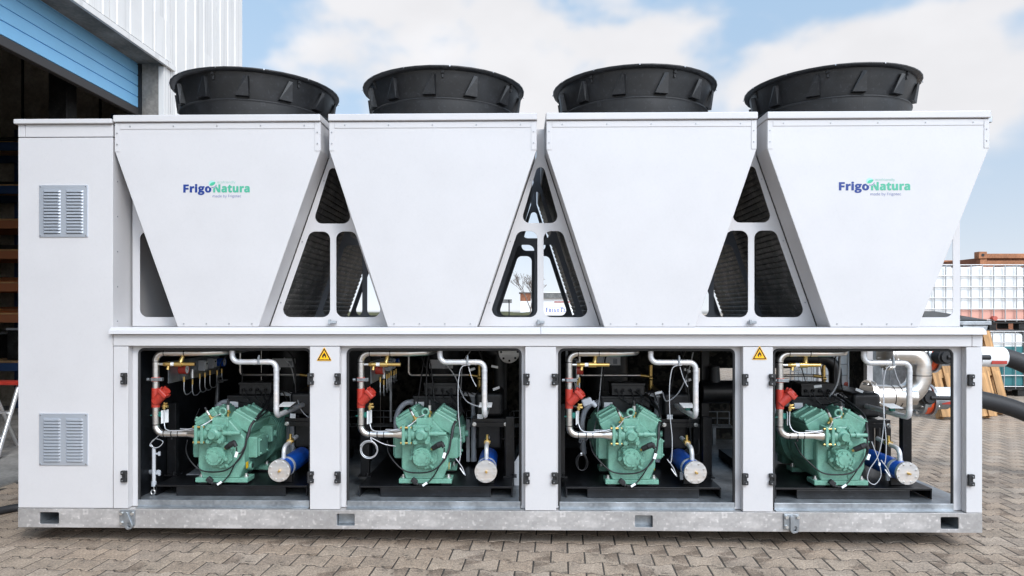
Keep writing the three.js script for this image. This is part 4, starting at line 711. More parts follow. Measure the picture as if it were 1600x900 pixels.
// blue filter driers
perBay('filter_drier', 'blue filter drier with bolted grey end cap', 'filter', 'blue filter driers in the bays', (o) => {
  const z = -.12, c = P(759, 737, z), x = c[0], y = c[1];
  part(o, 'shell', [cyl([x, y, z - .018], [x, y, z - .46], .0625, .0625, 40), ball(x, y, z - .46, .0625, 1, 1, .5)], M.blue);
  const e = part(o, 'end_cap', [cyl([x, y, z - .02], [x, y, z], .072, .071, 48)], M.alu, { label: 'grey bolted end cap' });
  for (let k = 0; k < 8; k++) { const a = (k + .5) / 8 * Math.PI * 2; part(e, 'bolt', [cyl([x + Math.cos(a) * .059, y + Math.sin(a) * .059, z], [x + Math.cos(a) * .059, y + Math.sin(a) * .059, z + .006], .0072, .0068, 6)], M.steelBolt); }
  part(e, 'nipple', [cyl([x + .002, y, z], [x + .006, y, z + .022], .0085, .007, 8)], M.brass);
  part(o, 'band_clamp', [cyl([x, y, z - .11], [x, y, z - .135], .0655, .0655, 40), cyl([x, y, z - .106], [x, y, z - .11], .0645, .0645, 40), bx(.02, .05, .022, x - .06, y - .05, z - .122, .003), cyl([x - .072, y - .05, z - .122], [x - .045, y - .05, z - .122], .007, .007, 6)], M.greyPlastic);
  part(o, 'cradle', [bx2(x - .05, x + .05, .334, y - .05, z - .135, z - .105, .003)], M.skid);
  part(o, 'inlet_pipe', [pipe([[x, y + .04, z - .085], [x, y + .135, z - .095], [x - .004, y + .155, z - .36]], .0145, .045, 14)], M.silver);
  part(o, 'brass_valve', [cyl([x - .001, y + .147, z - .20], [x - .002, y + .149, z - .25], .021, .021, 8), cyl([x - .001, y + .148, z - .225], [x - .001, y + .198, z - .225], .011, .009, 8), cyl([x - .02, y + .148, z - .225], [x + .02, y + .148, z - .225], .013, .013, 6)], M.brass);
});
// black heat exchangers on stands
perBay('heat_exchanger', 'black insulated heat exchanger block on a stand', 'heat exchanger', 'black heat exchangers in the bays', (o) => {
  const x0 = P(742, 640, -.63)[0], x1 = P(786, 640, -.63)[0], ys = .685;
  part(o, 'insulated_block', [bx2(x0, x1, ys + .022, ys + .20, -.62, -1.15, .03)], M.black);
  part(o, 'lower_block', [bx2(x0 + .01, x1 - .01, ys - .22, ys - .01, -.68, -1.1, .02)], M.black);
  part(o, 'shelf', [bx2(x0 - .02, x1 + .04, ys - .006, ys + .018, -.58, -1.15, .002), bx2(x0 - .02, x1 + .04, ys - .04, ys - .008, -.58, -.588, .001)], M.skid);
  for (const x of [x0 + .0, x1 + .02]) part(o, 'shelf_bolt', [cyl([x, ys - .02, -.588], [x, ys - .02, -.57], .014, .014, 16), cyl([x, ys - .02, -.57], [x, ys - .02, -.55], .010, .010, 6)], M.steelBolt);
  part(o, 'stand_post', [bx2(x1 + .01, x1 + .055, .334, ys - .042, -.6, -.65, .003)], M.skid);
  part(o, 'stand_post', [bx2(x1 + .01, x1 + .055, .334, ys - .008, -1.1, -1.15, .003)], M.skid);
  part(o, 'white_tag', [bx2(x0 + .02, x0 + .06, ys - .002 + .02, ys + .05, -.5795, -.578, 0)], M.label);
});
// grey level tubes behind the compressors
perBay('level_tube', 'upright grey tube clamped to a galvanised strip', 'tube', 'upright grey tubes behind the compressors', (o) => {
  const z = -.75, t = P(740, 622, z), b = P(740, 716, z);
  part(o, 'tube', [cyl(b, t, .020, .020, 16)], M.greyPlastic);
  part(o, 'tube_collar', [cyl([t[0], t[1], z], [t[0], t[1] + .02, z], .024, .024, 16), cyl([b[0], b[1] - .02, z], b, .024, .024, 16)], M.greyPlastic);
  part(o, 'strip', [bx2(t[0] - .055, t[0] - .03, b[1] - .03, t[1] - .16, z - .02, z - .024, .001), bx2(t[0] - .055, t[0] + .02, t[1] - .2, t[1] - .185, z - .026, z - .03, .001)], M.galv);
  part(o, 'white_plate', [tr(bx(.11, .002, .07, 0, 0, 0, 0), t[0] - .03, t[1] + .03, z + .02, .25, 0, -.12)], M.label);
  part(o, 'cable', [curve([[t[0], t[1] + .03, z + .02], [t[0] - .05, t[1] + .05, z + .03], [t[0] - .13, t[1] + .02, z + .02]], .004, 16), curve([[t[0] - .06, t[1] - .1, z + .1], [t[0] - .09, t[1] + .0, z + .1], [t[0] - .05, t[1] + .06, z + .1], [t[0] - .01, t[1] - .02, z + .08]], .004, 24)], M.cable);
});
// conduits from the terminal boxes
perBay('flexible_conduit', 'grey flexible conduit leaving the terminal box', 'conduit', 'grey conduits at the terminal boxes', (o) => {
  const q = (x, y, z) => [compX + x, compY + y, compZ + z];
  part(o, 'hose', [curve([q(-.14, .46, -.5), q(-.20, .455, -.49), q(-.25, .40, -.48), q(-.268, .32, -.48), q(-.262, .2, -.5), q(-.25, .09, -.52)], .019, 30, 12)], M.greyPlastic);
  part(o, 'end_fitting', [cyl(q(-.135, .46, -.5), q(-.165, .46, -.497), .026, .024, 10)], M.greyPlastic);
});
// loops of capillary wire hanging beside the compressors
perBay('capillary_loop', 'coiled grey capillary wire hanging from the pipe', 'wire', 'coils of capillary wire in the bays', (o) => {
  const c = P(577, 702, -.1), pts = []; for (let k = 0; k <= 34; k++) { const a = k / 14 * Math.PI * 2; pts.push([c[0] + Math.cos(a) * (.046 + k * .0004), c[1] + Math.sin(a) * (.046 + k * .0004), c[2] + k * .0006]); }
  part(o, 'wire', [curve(pts, .003, 110, 5), curve([[c[0] + .03, c[1] + .042, c[2] + .01], [c[0] + .01, c[1] + .075, c[2] + .01], [c[0] + .09, c[1] + .03, c[2] - .02], [c[0] + .16, c[1] + .01, c[2] - .05]], .003, 20, 5)], M.wire);
}, [1]);
perBay('sensor_cable', 'thin grey sensor cable dangling', 'cable', 'dangling sensor cables in the bays', (o) => {
  const q = (px, py, z = -.08) => P(px, py, z);
  part(o, 'wire', [curve([q(735, 570), q(722, 573), q(717, 590), q(716, 640), q(720, 690), q(717, 722), q(712, 716), q(722, 730), q(727, 743)], .0028, 50, 5), curve([q(732, 573), q(737, 590), q(744, 604)], .0025, 14, 5)], M.cableGrey);
  part(o, 'tie_end', [tr(bx(.006, .05, .005, 0, 0, 0, .001), ...q(722, 736), 0, 0, .6)], M.label);
}, [1, 2, 3]);

// cables strung differently in every bay
BAY.forEach((w, k) => {
  const t = thing('cable_bundle', `loose cables strung behind the compressor ${w}`, 'cable', 'loose cable bundles in the bays'), x0 = openings[k][0], wd = openings[k][1] - x0, n = 5 + (k * 2) % 3, bl = [], gr = [];
  for (let i = 0; i < n; i++) {
    const xa = x0 + wd * rr(.3, .95), xb = clamp(xa + rr(-.4, .4), x0 + .1, x0 + wd - .08), za = rr(-.5, -.95), y0 = rr(1.12, 1.22), y1 = rr(.55, .9), sag = rr(.02, .2);
    (i % 3 === 2 ? gr : bl).push(curve([[xa, y0, za], [mix(xa, xb, .2) + rr(-.03, .03), y0 - rr(.05, .12), za + rr(-.05, .08)], [mix(xa, xb, .6), Math.min(y0, y1) + .1 - sag, za + .06], [xb + rr(-.04, .04), y1 - sag * .5, za + .04], [xb, y1, za]], rr(.0035, .0075), 36, 6));
  }
  part(t, 'black_cable', bl, M.cable); part(t, 'grey_cable', gr, M.cableGrey);
  for (let i = 0; i < 3; i++) part(t, 'cable_tag', [tr(bx(.05, .018, .003, 0, 0, 0, .001), x0 + wd * rr(.35, .9), rr(.86, 1.08), rr(-.5, -.8), rr(-.3, .3), rr(-.5, .5), rr(-.4, .4))], M.label);
});
{ const t = thing('cable_plug', 'grey cable plug hanging beside the red valve in the third bay', 'plug'), c = P(917, 628, -.3); part(t, 'housing', [tr(bx(.07, .05, .045, 0, 0, 0, .012), ...c, 0, 0, .35), cyl([c[0] + .03, c[1] - .0, c[2]], [c[0] + .06, c[1] - .03, c[2]], .018, .014, 12)], M.greyPlastic); part(t, 'lead', [curve([[c[0] - .03, c[1] - .01, c[2]], [c[0] - .07, c[1] - .03, c[2] + .02], [c[0] - .1, c[1] - .02, c[2] + .02], [c[0] - .11, c[1] + .1, c[2]], [c[0] - .1, c[1] + .28, c[2]]], .009, 24, 8)], M.cable); }
{ const t = thing('cable_coil', 'loose coil of grey cable hanging over the skid in the third bay', 'cable'), c = P(909, 722, -.2), pts = []; for (let i = 0; i <= 60; i++) { const a = i / 60 * Math.PI * 5.2; pts.push([c[0] + Math.cos(a) * (.034 + .006 * Math.sin(a * .7)), c[1] + Math.sin(a) * (.052 + .005 * Math.cos(a * .4)), c[2] + i * .0004]); } part(t, 'wire', [curve(pts, .0026, 160, 5), curve([[c[0] + .03, c[1] + .03, c[2]], [c[0] - .01, c[1] + .09, c[2]], [c[0] + .01, c[1] + .14, c[2] - .02]], .0026, 16, 5)], M.cable); part(t, 'cable_tie', [bx(.012, .016, .012, c[0] - .004, c[1] + .055, c[2] + .01, .002)], M.label); }
{ const t = thing('wire_loop', 'thin grey wire loop hanging beside the blue filter in the open-ended bay', 'wire'), q = (px, py) => P(px, py, -.09); part(t, 'wire', [curve([q(1362, 690), q(1374, 725), q(1376, 745), q(1366, 757), q(1356, 750), q(1358, 735), q(1372, 712), q(1381, 660), q(1379, 575)], .0028, 60, 5)], M.cableGrey); part(t, 'tie', [bx(.012, .02, .01, ...q(1374, 725), .002)], M.label); }

// ---- things found in single bays
{ // first bay: probe tube with valve and hook at the cabinet side
  const t = thing('probe_tube', 'slim white tube with hook clipped to the bay side by the cabinet', 'tube'), z = -.16, a = P(240.5, 700, z), b = P(240.5, 757, z);
  part(t, 'tube', [cyl(b, a, .0115, .0115, 14)], M.cableGrey); part(t, 'end_cap', [cyl([b[0], b[1] - .01, z], [b[0], b[1] + .02, z], .016, .016, 14)], M.greyPlastic);
  for (const py of [709, 740]) { const y = P(240, py, z)[1]; part(t, 'clip', [bx(.04, .012, .016, a[0] + .012, y, z - .002, .003), bx(.014, .028, .014, a[0] + .034, y, z - .004, .003)], M.greyPlastic); }
  part(t, 'hook', [tor(.014, .004, b[0] - .006, b[1] - .05, z, 0, 0, 0, 16), cyl([b[0], b[1] - .036, z], b, .004, .004, 6)], M.steelBolt);
  part(t, 'wire', [curve([a, [a[0] - .02, a[1] + .03, z], [a[0] + .01, a[1] + .06, z], [a[0] + .06, a[1] + .04, z], [a[0] + .03, a[1] + .005, z + .01], [a[0] - .02, a[1] + .02, z + .012], [a[0] + .04, a[1] + .09, z]], .003, 40, 5)], M.wire);
  part(t, 'branch_pipe', [cyl([a[0] - .1, P(240, 743, z)[1] - .0, z - .1], [a[0] + .02, P(240, 741, z)[1] + .008, z - .02], .016, .016, 12)], M.greyPlastic);
}
{ // sheets lying under the first compressor
  for (let k = 0; k < 4; k++) { const t = thing('steel_sheet', 'grey sheet metal offcut lying on the skid behind the first compressor', 'sheet', 'sheet offcuts under the compressor by the cabinet'); const x = compX + off[0] - .14, z = -.5 - k * .16; part(t, 'sheet', [tr(bx(.42, .006, .13, 0, 0, 0, .001), x - .0, .338 + k * .035, z, .12, 0, 0)], M.galv); part(t, 'folded_edge', [bx(.42, .02, .004, x, .338 + k * .035 - .01, z + .066, .001)], M.galv); }
}
// rating plates on black receivers at the rear
for (const [k, px, py] of [[0, 443, 567], [1, 689, 569], [2, 951, 564]]) {
  const z = -1.55, c = P(px, py, z), t = thing('receiver_vessel', `black upright receiver vessel with white rating plate ${BAY[k]}`, 'vessel', 'black receiver vessels at the rear');
  part(t, 'shell', [cyl([c[0], .40, z - .2], [c[0], 1.16, z - .2], .19, .19, 32), ball(c[0], 1.16, z - .2, .19, 1, .3, 1)], M.black); part(t, 'stand', [bx2(c[0] - .15, c[0] + .15, FL + .001, .40, z - .3, z - .1, .004)], M.skid);
  part(t, 'rating_plate', [bx(.2, .075, .003, c[0], c[1], z - .006, .001)], M.label, { label: 'white rating plate' }); part(t, 'rating_code', [bx(.035, .04, .001, c[0] + .055, c[1] - .005, z - .0038, 0)], M.greyPlastic);
  part(t, 'plate_holder', [bx(.205, .08, .02, c[0], c[1], z - .018, .002)], M.black);
}
// thick black insulated headers at the rear of the bays
{
  const ins = (label, pts, r, R, extra) => { const t = thing('insulated_pipe', label, 'pipe', 'thick black insulated pipes'); part(t, 'insulation', [pipe(pts, r, R, 20)], M.black); if (extra) extra(t); return t; };
  const a = P(775, 552, -1.05);
  ins('thick black insulated pipe with flange in the second bay', [[a[0] - .1, a[1] + .04, -1.5], [a[0] - .05, a[1] + .02, -1.05], [P(781, 560, -1.05)[0], a[1] + .01, -1.05], [P(781, 700, -1.05)[0], .62, -1.05]], .058, .1, (t) => { const f = P(795, 556, -.98), fl = part(t, 'flange', [tr(cyl([0, 0, -.012], [0, 0, .012], .085, .085, 32), f[0], f[1] + .03, f[2], 0, .35, 0), tr(cyl([0, 0, -.2], [0, 0, 0], .05, .05, 24), f[0], f[1] + .03, f[2], 0, .35, 0)], M.inox); for (let k = 0; k < 8; k++) { const an = k / 8 * 6.283; part(fl, 'bolt_hole', [tr(cyl([Math.cos(an) * .067, Math.sin(an) * .067, .010], [Math.cos(an) * .067, Math.sin(an) * .067, .0135], .009, .009, 10), f[0], f[1] + .03, f[2], 0, .35, 0)], M.rubber); } });
  const y2 = P(1100, 612, -1.15)[1];
  ins('thick black horizontal insulated pipe in the third bay', [[X0(1095, -1.15), y2, -1.15], [X0(1250, -1.15), y2, -1.15]], .09, .1, (t) => { const x = X0(1140, -1.15); part(t, 'flange', [cyl([x, y2 - .13, -1.05], [x + .018, y2 - .13, -1.05], .09, .09, 32)], M.inox); part(t, 'valve_neck', [cyl([x - .12, y2 + .05, -1.15], [x - .12, y2 + .2, -1.15], .05, .04, 16)], M.black); });
  ins('thick black insulated pipe bend behind the open-ended bay', [[X0(1190, -1.3), P(1240, 560, -1.3)[1], -1.3], [X0(1305, -1.3), P(1240, 560, -1.3)[1], -1.3], [X0(1305, -1.3), .5, -1.3]], .05, .12);
  ins('thin black insulated pipe bend over the first compressor', [[X0(300, -1.3), 1.12, -1.3], [X0(330, -1.3), .8, -1.3], [X0(330, -1.3), .4, -1.3]], .045, .12);
}
// wire cable tray along the rear wall
{
  const t = thing('cable_tray', 'wire mesh cable tray along the rear wall of the bays', 'cable tray'), z = -2.1, x0 = X0(545, z), x1 = X0(1140, z), g = [], h = [];
  for (const y of [.20, .26, .32]) g.push(cyl([x0, y + .22, z + .02], [x1, y + .22, z + .02], .005, .005, 6));
  for (const q of [.03, .1, .17]) g.push(cyl([x0, .42, z + q], [x1, .42, z + q], .005, .005, 6));
  for (let x = x0; x < x1; x += .11) h.push(cyl([x, .42, z + .02], [x, .54, z + .02], .005, .005, 6), cyl([x, .42, z + .02], [x, .42, z + .17], .005, .005, 6));
  part(t, 'long_wire', g, M.galv); part(t, 'cross_wire', h, M.galv); for (const x of [x0 + .2, 0, x1 - .2]) part(t, 'bracket', [bx2(x, x + .03, FL, .415, z, z + .16, .002)], M.galv);
}
// white board leaning at the side of the second bay
{ const t = thing('white_board', 'white plastic board leaning on the bay post behind the second skid', 'board'), a = P(803, 760, -.45), x = a[0]; part(t, 'board', [plate([[x, FL + .001], [x + .12, FL + .001], [x + .12, .52], [x + .05, .5], [x, .42]], -.45, .008, { r: .004 })], M.label); part(t, 'edge', [bx2(x + .122, x + .126, FL + .001, .52, -.45, -.458, .001)], M.label); }

// ================================================================ WATER PIPING AT THE OPEN END
{
  const z = -1.3, t = thing('water_pipe', 'large stainless water pipe with return bend at the open end bay', 'pipe');
  const a = P(1366, 619, z), b = P(1436, 619, z), c = P(1436, 553, z), d = P(1392, 553, z), r = .088;
  part(t, 'pipe', [pipe([a, b, c, d], r, .165, 28)], M.inox);
  part(t, 'branch', [cyl([a[0] + .1, a[1], z], [a[0] - .02, a[1], z], r + .004, r + .004, 28), cyl([a[0] + .16, a[1] + .0, z + .03], [a[0] + .30, a[1], z + .06], .062, .062, 24)], M.inox);
  for (const [x, y] of [[a[0] + .13, a[1]], [b[0] - .17, a[1]]]) part(t, 'weld_seam', [cyl([x - .003, y, z], [x + .003, y, z], r + .0025, r + .0025, 28)], M.darkSteel);
  part(t, 'weld_seam', [cyl([b[0], mix(b[1], c[1], .5) - .003, z], [b[0], mix(b[1], c[1], .5) + .003, z], r + .0025, r + .0025, 28)], M.darkSteel);
  for (const [x, y, n] of [[a[0] - .02, a[1], 'lower'], [d[0] - .01, d[1], 'upper']]) { const f = part(t, 'flange', [cyl([x - .018, y, z], [x, y, z], .13, .13, 36), cyl([x - .04, y, z], [x - .022, y, z], .13, .13, 36)], M.inox); for (let k = 0; k < 8; k++) { const an = (k + .5) / 8 * 6.283; part(f, 'bolt', [cyl([x - .055, y + Math.cos(an) * .105, z + Math.sin(an) * .105], [x + .016, y + Math.cos(an) * .105, z + Math.sin(an) * .105], .011, .011, 6)], M.steelBolt); } }
  part(t, 'support', [bx2(a[0] + .02, a[0] + .08, .262, a[1] - r + .01, z - .03, z + .03, .003), bx2(XR - .3, a[0] + .1, .2625, .275, z - .1, z + .1, .002)], M.skid);
}
const hoseLine = (label, hlabel, y, z, px, hubPx, hubPy, hosePts) => {
  const t = thing('butterfly_valve', label, 'valve', 'orange valves on the water connections'), x = X0(px, z), r = .085;
  part(t, 'valve_ring', [cyl([x - .03, y, z], [x + .03, y, z], .125, .125, 36)], M.orange);
  for (const s of [-1, 1]) { const f = part(t, 'flange', [cyl([x + s * .033, y, z], [x + s * .058, y, z], .142, .142, 36), cyl([x + s * .058, y, z], [x + s * .2, y, z], r, r - .004, 28)], M.galv); for (let k = 0; k < 8; k++) { const an = (k + .5) / 8 * 6.283; part(f, 'bolt', [cyl([x + s * .05, y + Math.cos(an) * .115, z + Math.sin(an) * .115], [x + s * .078, y + Math.cos(an) * .115, z + Math.sin(an) * .115], .013, .013, 6)], M.steelBolt); } }
  const hz = z + .24, h = P(hubPx, hubPy, hz); part(t, 'hub', [cyl([h[0], h[1], hz - .09], [h[0], h[1], hz], .066, .062, 24), cyl([h[0], h[1], hz], [h[0], h[1], hz + .02], .05, .045, 24), cyl([h[0], h[1], hz - .2], [h[0], h[1], hz - .09], .035, .035, 16)], M.rubber);
  part(t, 'lever', [cyl([h[0], h[1], hz + .02], [h[0] + .34, h[1] + (h[1] > 1 ? .0 : -.01), hz + .03], .017, .021, 12)], M.rubber);
  const q = thing('water_hose', hlabel, 'hose', 'thick black water hoses');
  const p0 = hosePts[0];
  part(q, 'tube', [sweep(new THREE.CatmullRomCurve3(hosePts.map(V), false, 'centripetal').getPoints(50), .076, 24)], M.hose);
  part(q, 'coupling', [cyl([p0[0] - .16, p0[1], p0[2]], [p0[0] + .1, p0[1] - .004, p0[2]], .086, .086, 28)], M.label); part(q, 'band', [bx(.13, .03, .012, p0[0] + .02, p0[1] - .045, p0[2] + .075, .003)], M.red);
  part(q, 'end_flange', [cyl([p0[0] - .19, p0[1], p0[2]], [p0[0] - .16, p0[1], p0[2]], .14, .14, 32)], M.galv);
};
{
  const z = -1.75, u = P(1548, 557, z), l = P(1536, 625, z - .1), uy = u[1], ly = l[1];
  hoseLine('orange butterfly valve with black lever on the upper water connection', 'thick black water hose from the upper white and red coupling', uy, z, 1448, 1478, 558, [[u[0], uy, z], [u[0] + .12, uy - .005, z], [u[0] + .35, uy - .11, z + .05], [u[0] + .8, uy - .45, z + .2], [u[0] + 1.3, .35, z + .4], [u[0] + 1.9, .08, z + .5], [u[0] + 3.2, .08, z + .3]]);
  hoseLine('orange butterfly valve with black lever on the lower water connection', 'thick black water hose from the lower connection', ly, z - .1, 1442, 1452, 621, [[l[0] - .36, ly + .03, z - .1], [l[0], ly, z - .1], [l[0] + .32, ly - .1, z - .05], [l[0] + .75, ly - .34, z + .05], [l[0] + 1.25, .09, z + .1], [l[0] + 2.6, .08, z]]);
}

// ================================================================ YARD BEHIND
// leaning timber pallets
function pallet(o) {
  for (let k = 0; k < 5; k++) part(o, 'slat', [bx(1.2, .022, .12, 0, .133, -.34 + k * .17, .003)], k % 2 ? M.wood : M.woodGrey);
  for (const z of [-.34, 0, .34]) part(o, 'runner', [bx(1.2, .022, .1, 0, .011, z, .003)], M.wood);
  for (const x of [-.53, 0, .53]) { part(o, 'cross_board', [bx(.12, .022, .8, x, .111, 0, .003)], M.wood); for (const z of [-.34, 0, .34]) part(o, 'block', [bx(.12, .077, .1, x, .0605, z, .003)], M.woodGrey); }
}
{
  const proto = new THREE.Group(); pallet(proto);
  for (const [px, py, turn, lean, label, yy] of [[1502, 654, .12, 1.24, 'timber pallet leaning upright behind the water valves', 0], [1524, 648, .06, 1.24, 'timber pallet leaning upright beside the thick hoses', 0]]) {
    const c = G(px, py), p = proto.clone(), o = new THREE.Group(); o.name = numbered('leaning_pallet'); o.userData = { label, category: 'pallet', group: 'timber pallets leaning in the yard' }; scene.add(o);
    // stand the pallet on its short end, tipped back
    const q = new THREE.Quaternion().setFromEuler(new THREE.Euler(0, turn, 0)).multiply(new THREE.Quaternion().setFromEuler(new THREE.Euler(-(Math.PI / 2 - lean), 0, 0))).multiply(new THREE.Quaternion().setFromEuler(new THREE.Euler(0, 0, Math.PI / 2))).multiply(new THREE.Quaternion().setFromEuler(new THREE.Euler(Math.PI / 2, 0, 0)));
    for (const ch of [...p.children]) { ch.quaternion.copy(q); ch.position.set(0, 0, 0); o.add(ch); }
    o.updateMatrixWorld(true); const bb = new THREE.Box3().setFromObject(o); o.position.set(c[0], -bb.min.y + .001, c[2] - .2);
  }
}
// galvanised skip with dark sloping lids
{
  const t = thing('metal_skip', 'galvanised skip with dark sloping lids behind the chiller', 'skip'), z = -6.05, a = P(1390, 520, z), b = P(1545, 520, z), x0 = a[0], x1 = b[0], yt = P(1500, 508, z)[1];
  const prof = [[x0, .12], [x1 - .35, .12], [x1, yt], [x0, yt]];
  part(t, 'tub', [plate(prof, z, 1.3, { r: .01, bev: .01 })], M.galv);
  part(t, 'rim', [bx2(x0 - .02, x1 + .03, yt + .002, yt + .06, z + .02, z - .02, .006), bx2(x0 - .02, x1 + .03, yt + .002, yt + .06, z - 1.28, z - 1.32, .006), bx2(x1 - .01, x1 + .03, yt + .002, yt + .06, z - .022, z - 1.278, .004)], M.galv);
  for (let k = 0; k < 2; k++) part(t, 'lid', [tr(bx((x1 - x0) / 2 - .03, .03, 1.3, 0, 0, 0, .006), mix(x0, x1, .25 + .5 * k), yt + .13, z - .66, .1, 0, 0)], M.darkSteel);
  for (let k = 0; k < 5; k++) part(t, 'stiffener', [bx2(mix(x0, x1 - .4, k / 4) , mix(x0, x1 - .4, k / 4) + .05, .13, yt - .01, z + .002, z + .03, .004)], M.galv);
  for (const x of [x0 + .2, x1 - .7]) part(t, 'foot', [bx2(x, x + .12, .0, .118, z - .05, z - 1.25, .004)], M.darkSteel);
}
// IBC tanks, two high
function ibc(o, fill, level) {
  part(o, 'pallet_base', [bx(1.2, .03, 1.0, 0, .125, 0, .004), ...[-.5, 0, .5].flatMap((x) => [-.42, 0, .42].map((z) => bx(.12, .105, .12, x, .055, z, .004)))], M.darkSteel);
  const body = (y0, y1, s) => bx2(-.56 + s, .56 - s, y0, y1, -.46 + s, .46 - s, .05);
  part(o, 'bottle', [body(.15, 1.09, 0), cyl([0, 1.08, 0], [0, 1.12, 0], .11, .11, 20)], M.ibc);
  if (fill) part(o, 'liquid_fill', [body(.148, .148 + level, -.004)], fill);
  const g = [], h = [];
  for (const y of [.17, .36, .55, .74, .93, 1.12]) { g.push(pipe([[-.6, y, .5], [.6, y, .5], [.6, y, -.5], [-.6, y, -.5], [-.6, y, .5]], .010, .04, 6)); }
  for (let k = 0; k <= 6; k++) for (const z of [-.5, .5]) h.push(cyl([-.58 + k * .1933, .14, z], [-.58 + k * .1933, 1.13, z], .010, .010, 6));
  for (let k = 0; k <= 5; k++) for (const x of [-.6, .6]) h.push(cyl([x, .14, -.46 + k * .184], [x, 1.13, -.46 + k * .184], .010, .010, 6));
  part(o, 'cage_hoop', g, M.cage); part(o, 'cage_upright', h, M.cage);
  part(o, 'outlet_valve', [cyl([0, .2, .46], [0, .2, .54], .04, .04, 14)], M.redDull);
}
{
  const z = -8.2, kinds = {};
  const get = (key, fill, level) => { if (!kinds[key]) { kinds[key] = new THREE.Group(); ibc(kinds[key], fill, level); } return kinds[key].clone(); };
  const xs = X0(1551, z + .5), w = 1.24;
  const rows = [[-1, 0, 'white', null, 0, 'white tank in a steel cage at the bottom beside the metal skip'], [-1, 1, 'pinklow', M.ibcPink, .12, 'white tank with little pink liquid stacked behind the metal skip'], [0, 0, 'teal', M.ibcTeal, .75, 'caged tank of dark teal liquid at the bottom of a stack'], [0, 1, 'pink', M.ibcPink, .24, 'white caged tank with pink liquid standing on the teal tank'], [1, 0, 'red', M.ibcRed, .62, 'caged tank of red liquid at the bottom of a stack'], [1, 1, 'white2', M.ibcPink, .1, 'white caged tank standing on the red tank'], [2, 0, 'white', null, 0, 'white caged tank beside the tank of red liquid'], [2, 1, 'white', null, 0, 'white caged tank on top at the end of the tank row'], [-2, 0, 'white', null, 0, 'white caged tank behind the water pipe, lower one'], [-2, 1, 'white', null, 0, 'white caged tank behind the water pipe, upper one']];
  for (const [i, j, key, fill, lv, label] of rows) { const o = get(key, fill, lv); o.name = numbered('caged_tank'); o.userData = { label, category: 'tank', group: 'caged liquid tanks stacked in the yard' }; o.position.set(xs + i * w + (j ? .02 : 0), j * 1.145 + .001, z + (i % 2 ? .06 : 0)); scene.add(o); }
}
// rusty orange container behind the tanks
{
  const z = -13.5, a = P(1532, 392, z), t = thing('shipping_container', 'rusty orange steel container behind the stacked tanks', 'container'), x0 = a[0], x1 = x0 + 6, yt = a[1] - .05, D = 2.4;
  part(t, 'wall', [bx2(x0 + .05, x1 - .05, .15, yt - .12, z - .09, z - D + .09, 0)], M.rustDark);
  part(t, 'top_rail', [bx2(x0 + .16, x1, yt - .14, yt - .02, z + .0, z - .12, .01), bx2(x0 + .16, x1, yt - .34, yt - .2, z - .005, z - .1, .01), bx2(x0, x1, yt - .14, yt - .02, z - D + .12, z - D, .01)], M.rust);
  part(t, 'bottom_rail', [bx2(x0, x1, .02, .16, z, z - .12, .01)], M.rust);
  for (let k = 0; k < 9; k++) part(t, 'side_stake', [bx2(x0 + k * .72 + .18, x0 + k * .72 + .36, .16, yt - .34, z - .004, z - .09, .008)], M.rust);
  for (let k = 0; k < 8; k++) part(t, 'side_panel', [bx2(x0 + k * .72 + .38, x0 + k * .72 + .88, .5, yt - .5, z - .05, z - .088, .004)], M.rustDark);
  for (const y of [.09, yt - .06]) { const c = part(t, 'corner_casting', [bx2(x0 - .06, x0 + .15, y - .09, y + .09, z + .03, z - .16, .012)], M.rust); part(c, 'casting_hole', [cyl([x0 + .04, y, z + .031], [x0 + .04, y, z + .034], .04, .04, 14)], M.rubber); }
  part(t, 'end_post', [bx2(x0 - .01, x0 + .16, .19, yt - .16, z, z - .14, .008)], M.rust);
  part(t, 'end_bar', [bx2(x0 - 2.0, x0 - .06, yt - .62, yt - .56, z - .2, z - .26, .006)], M.rust);
}
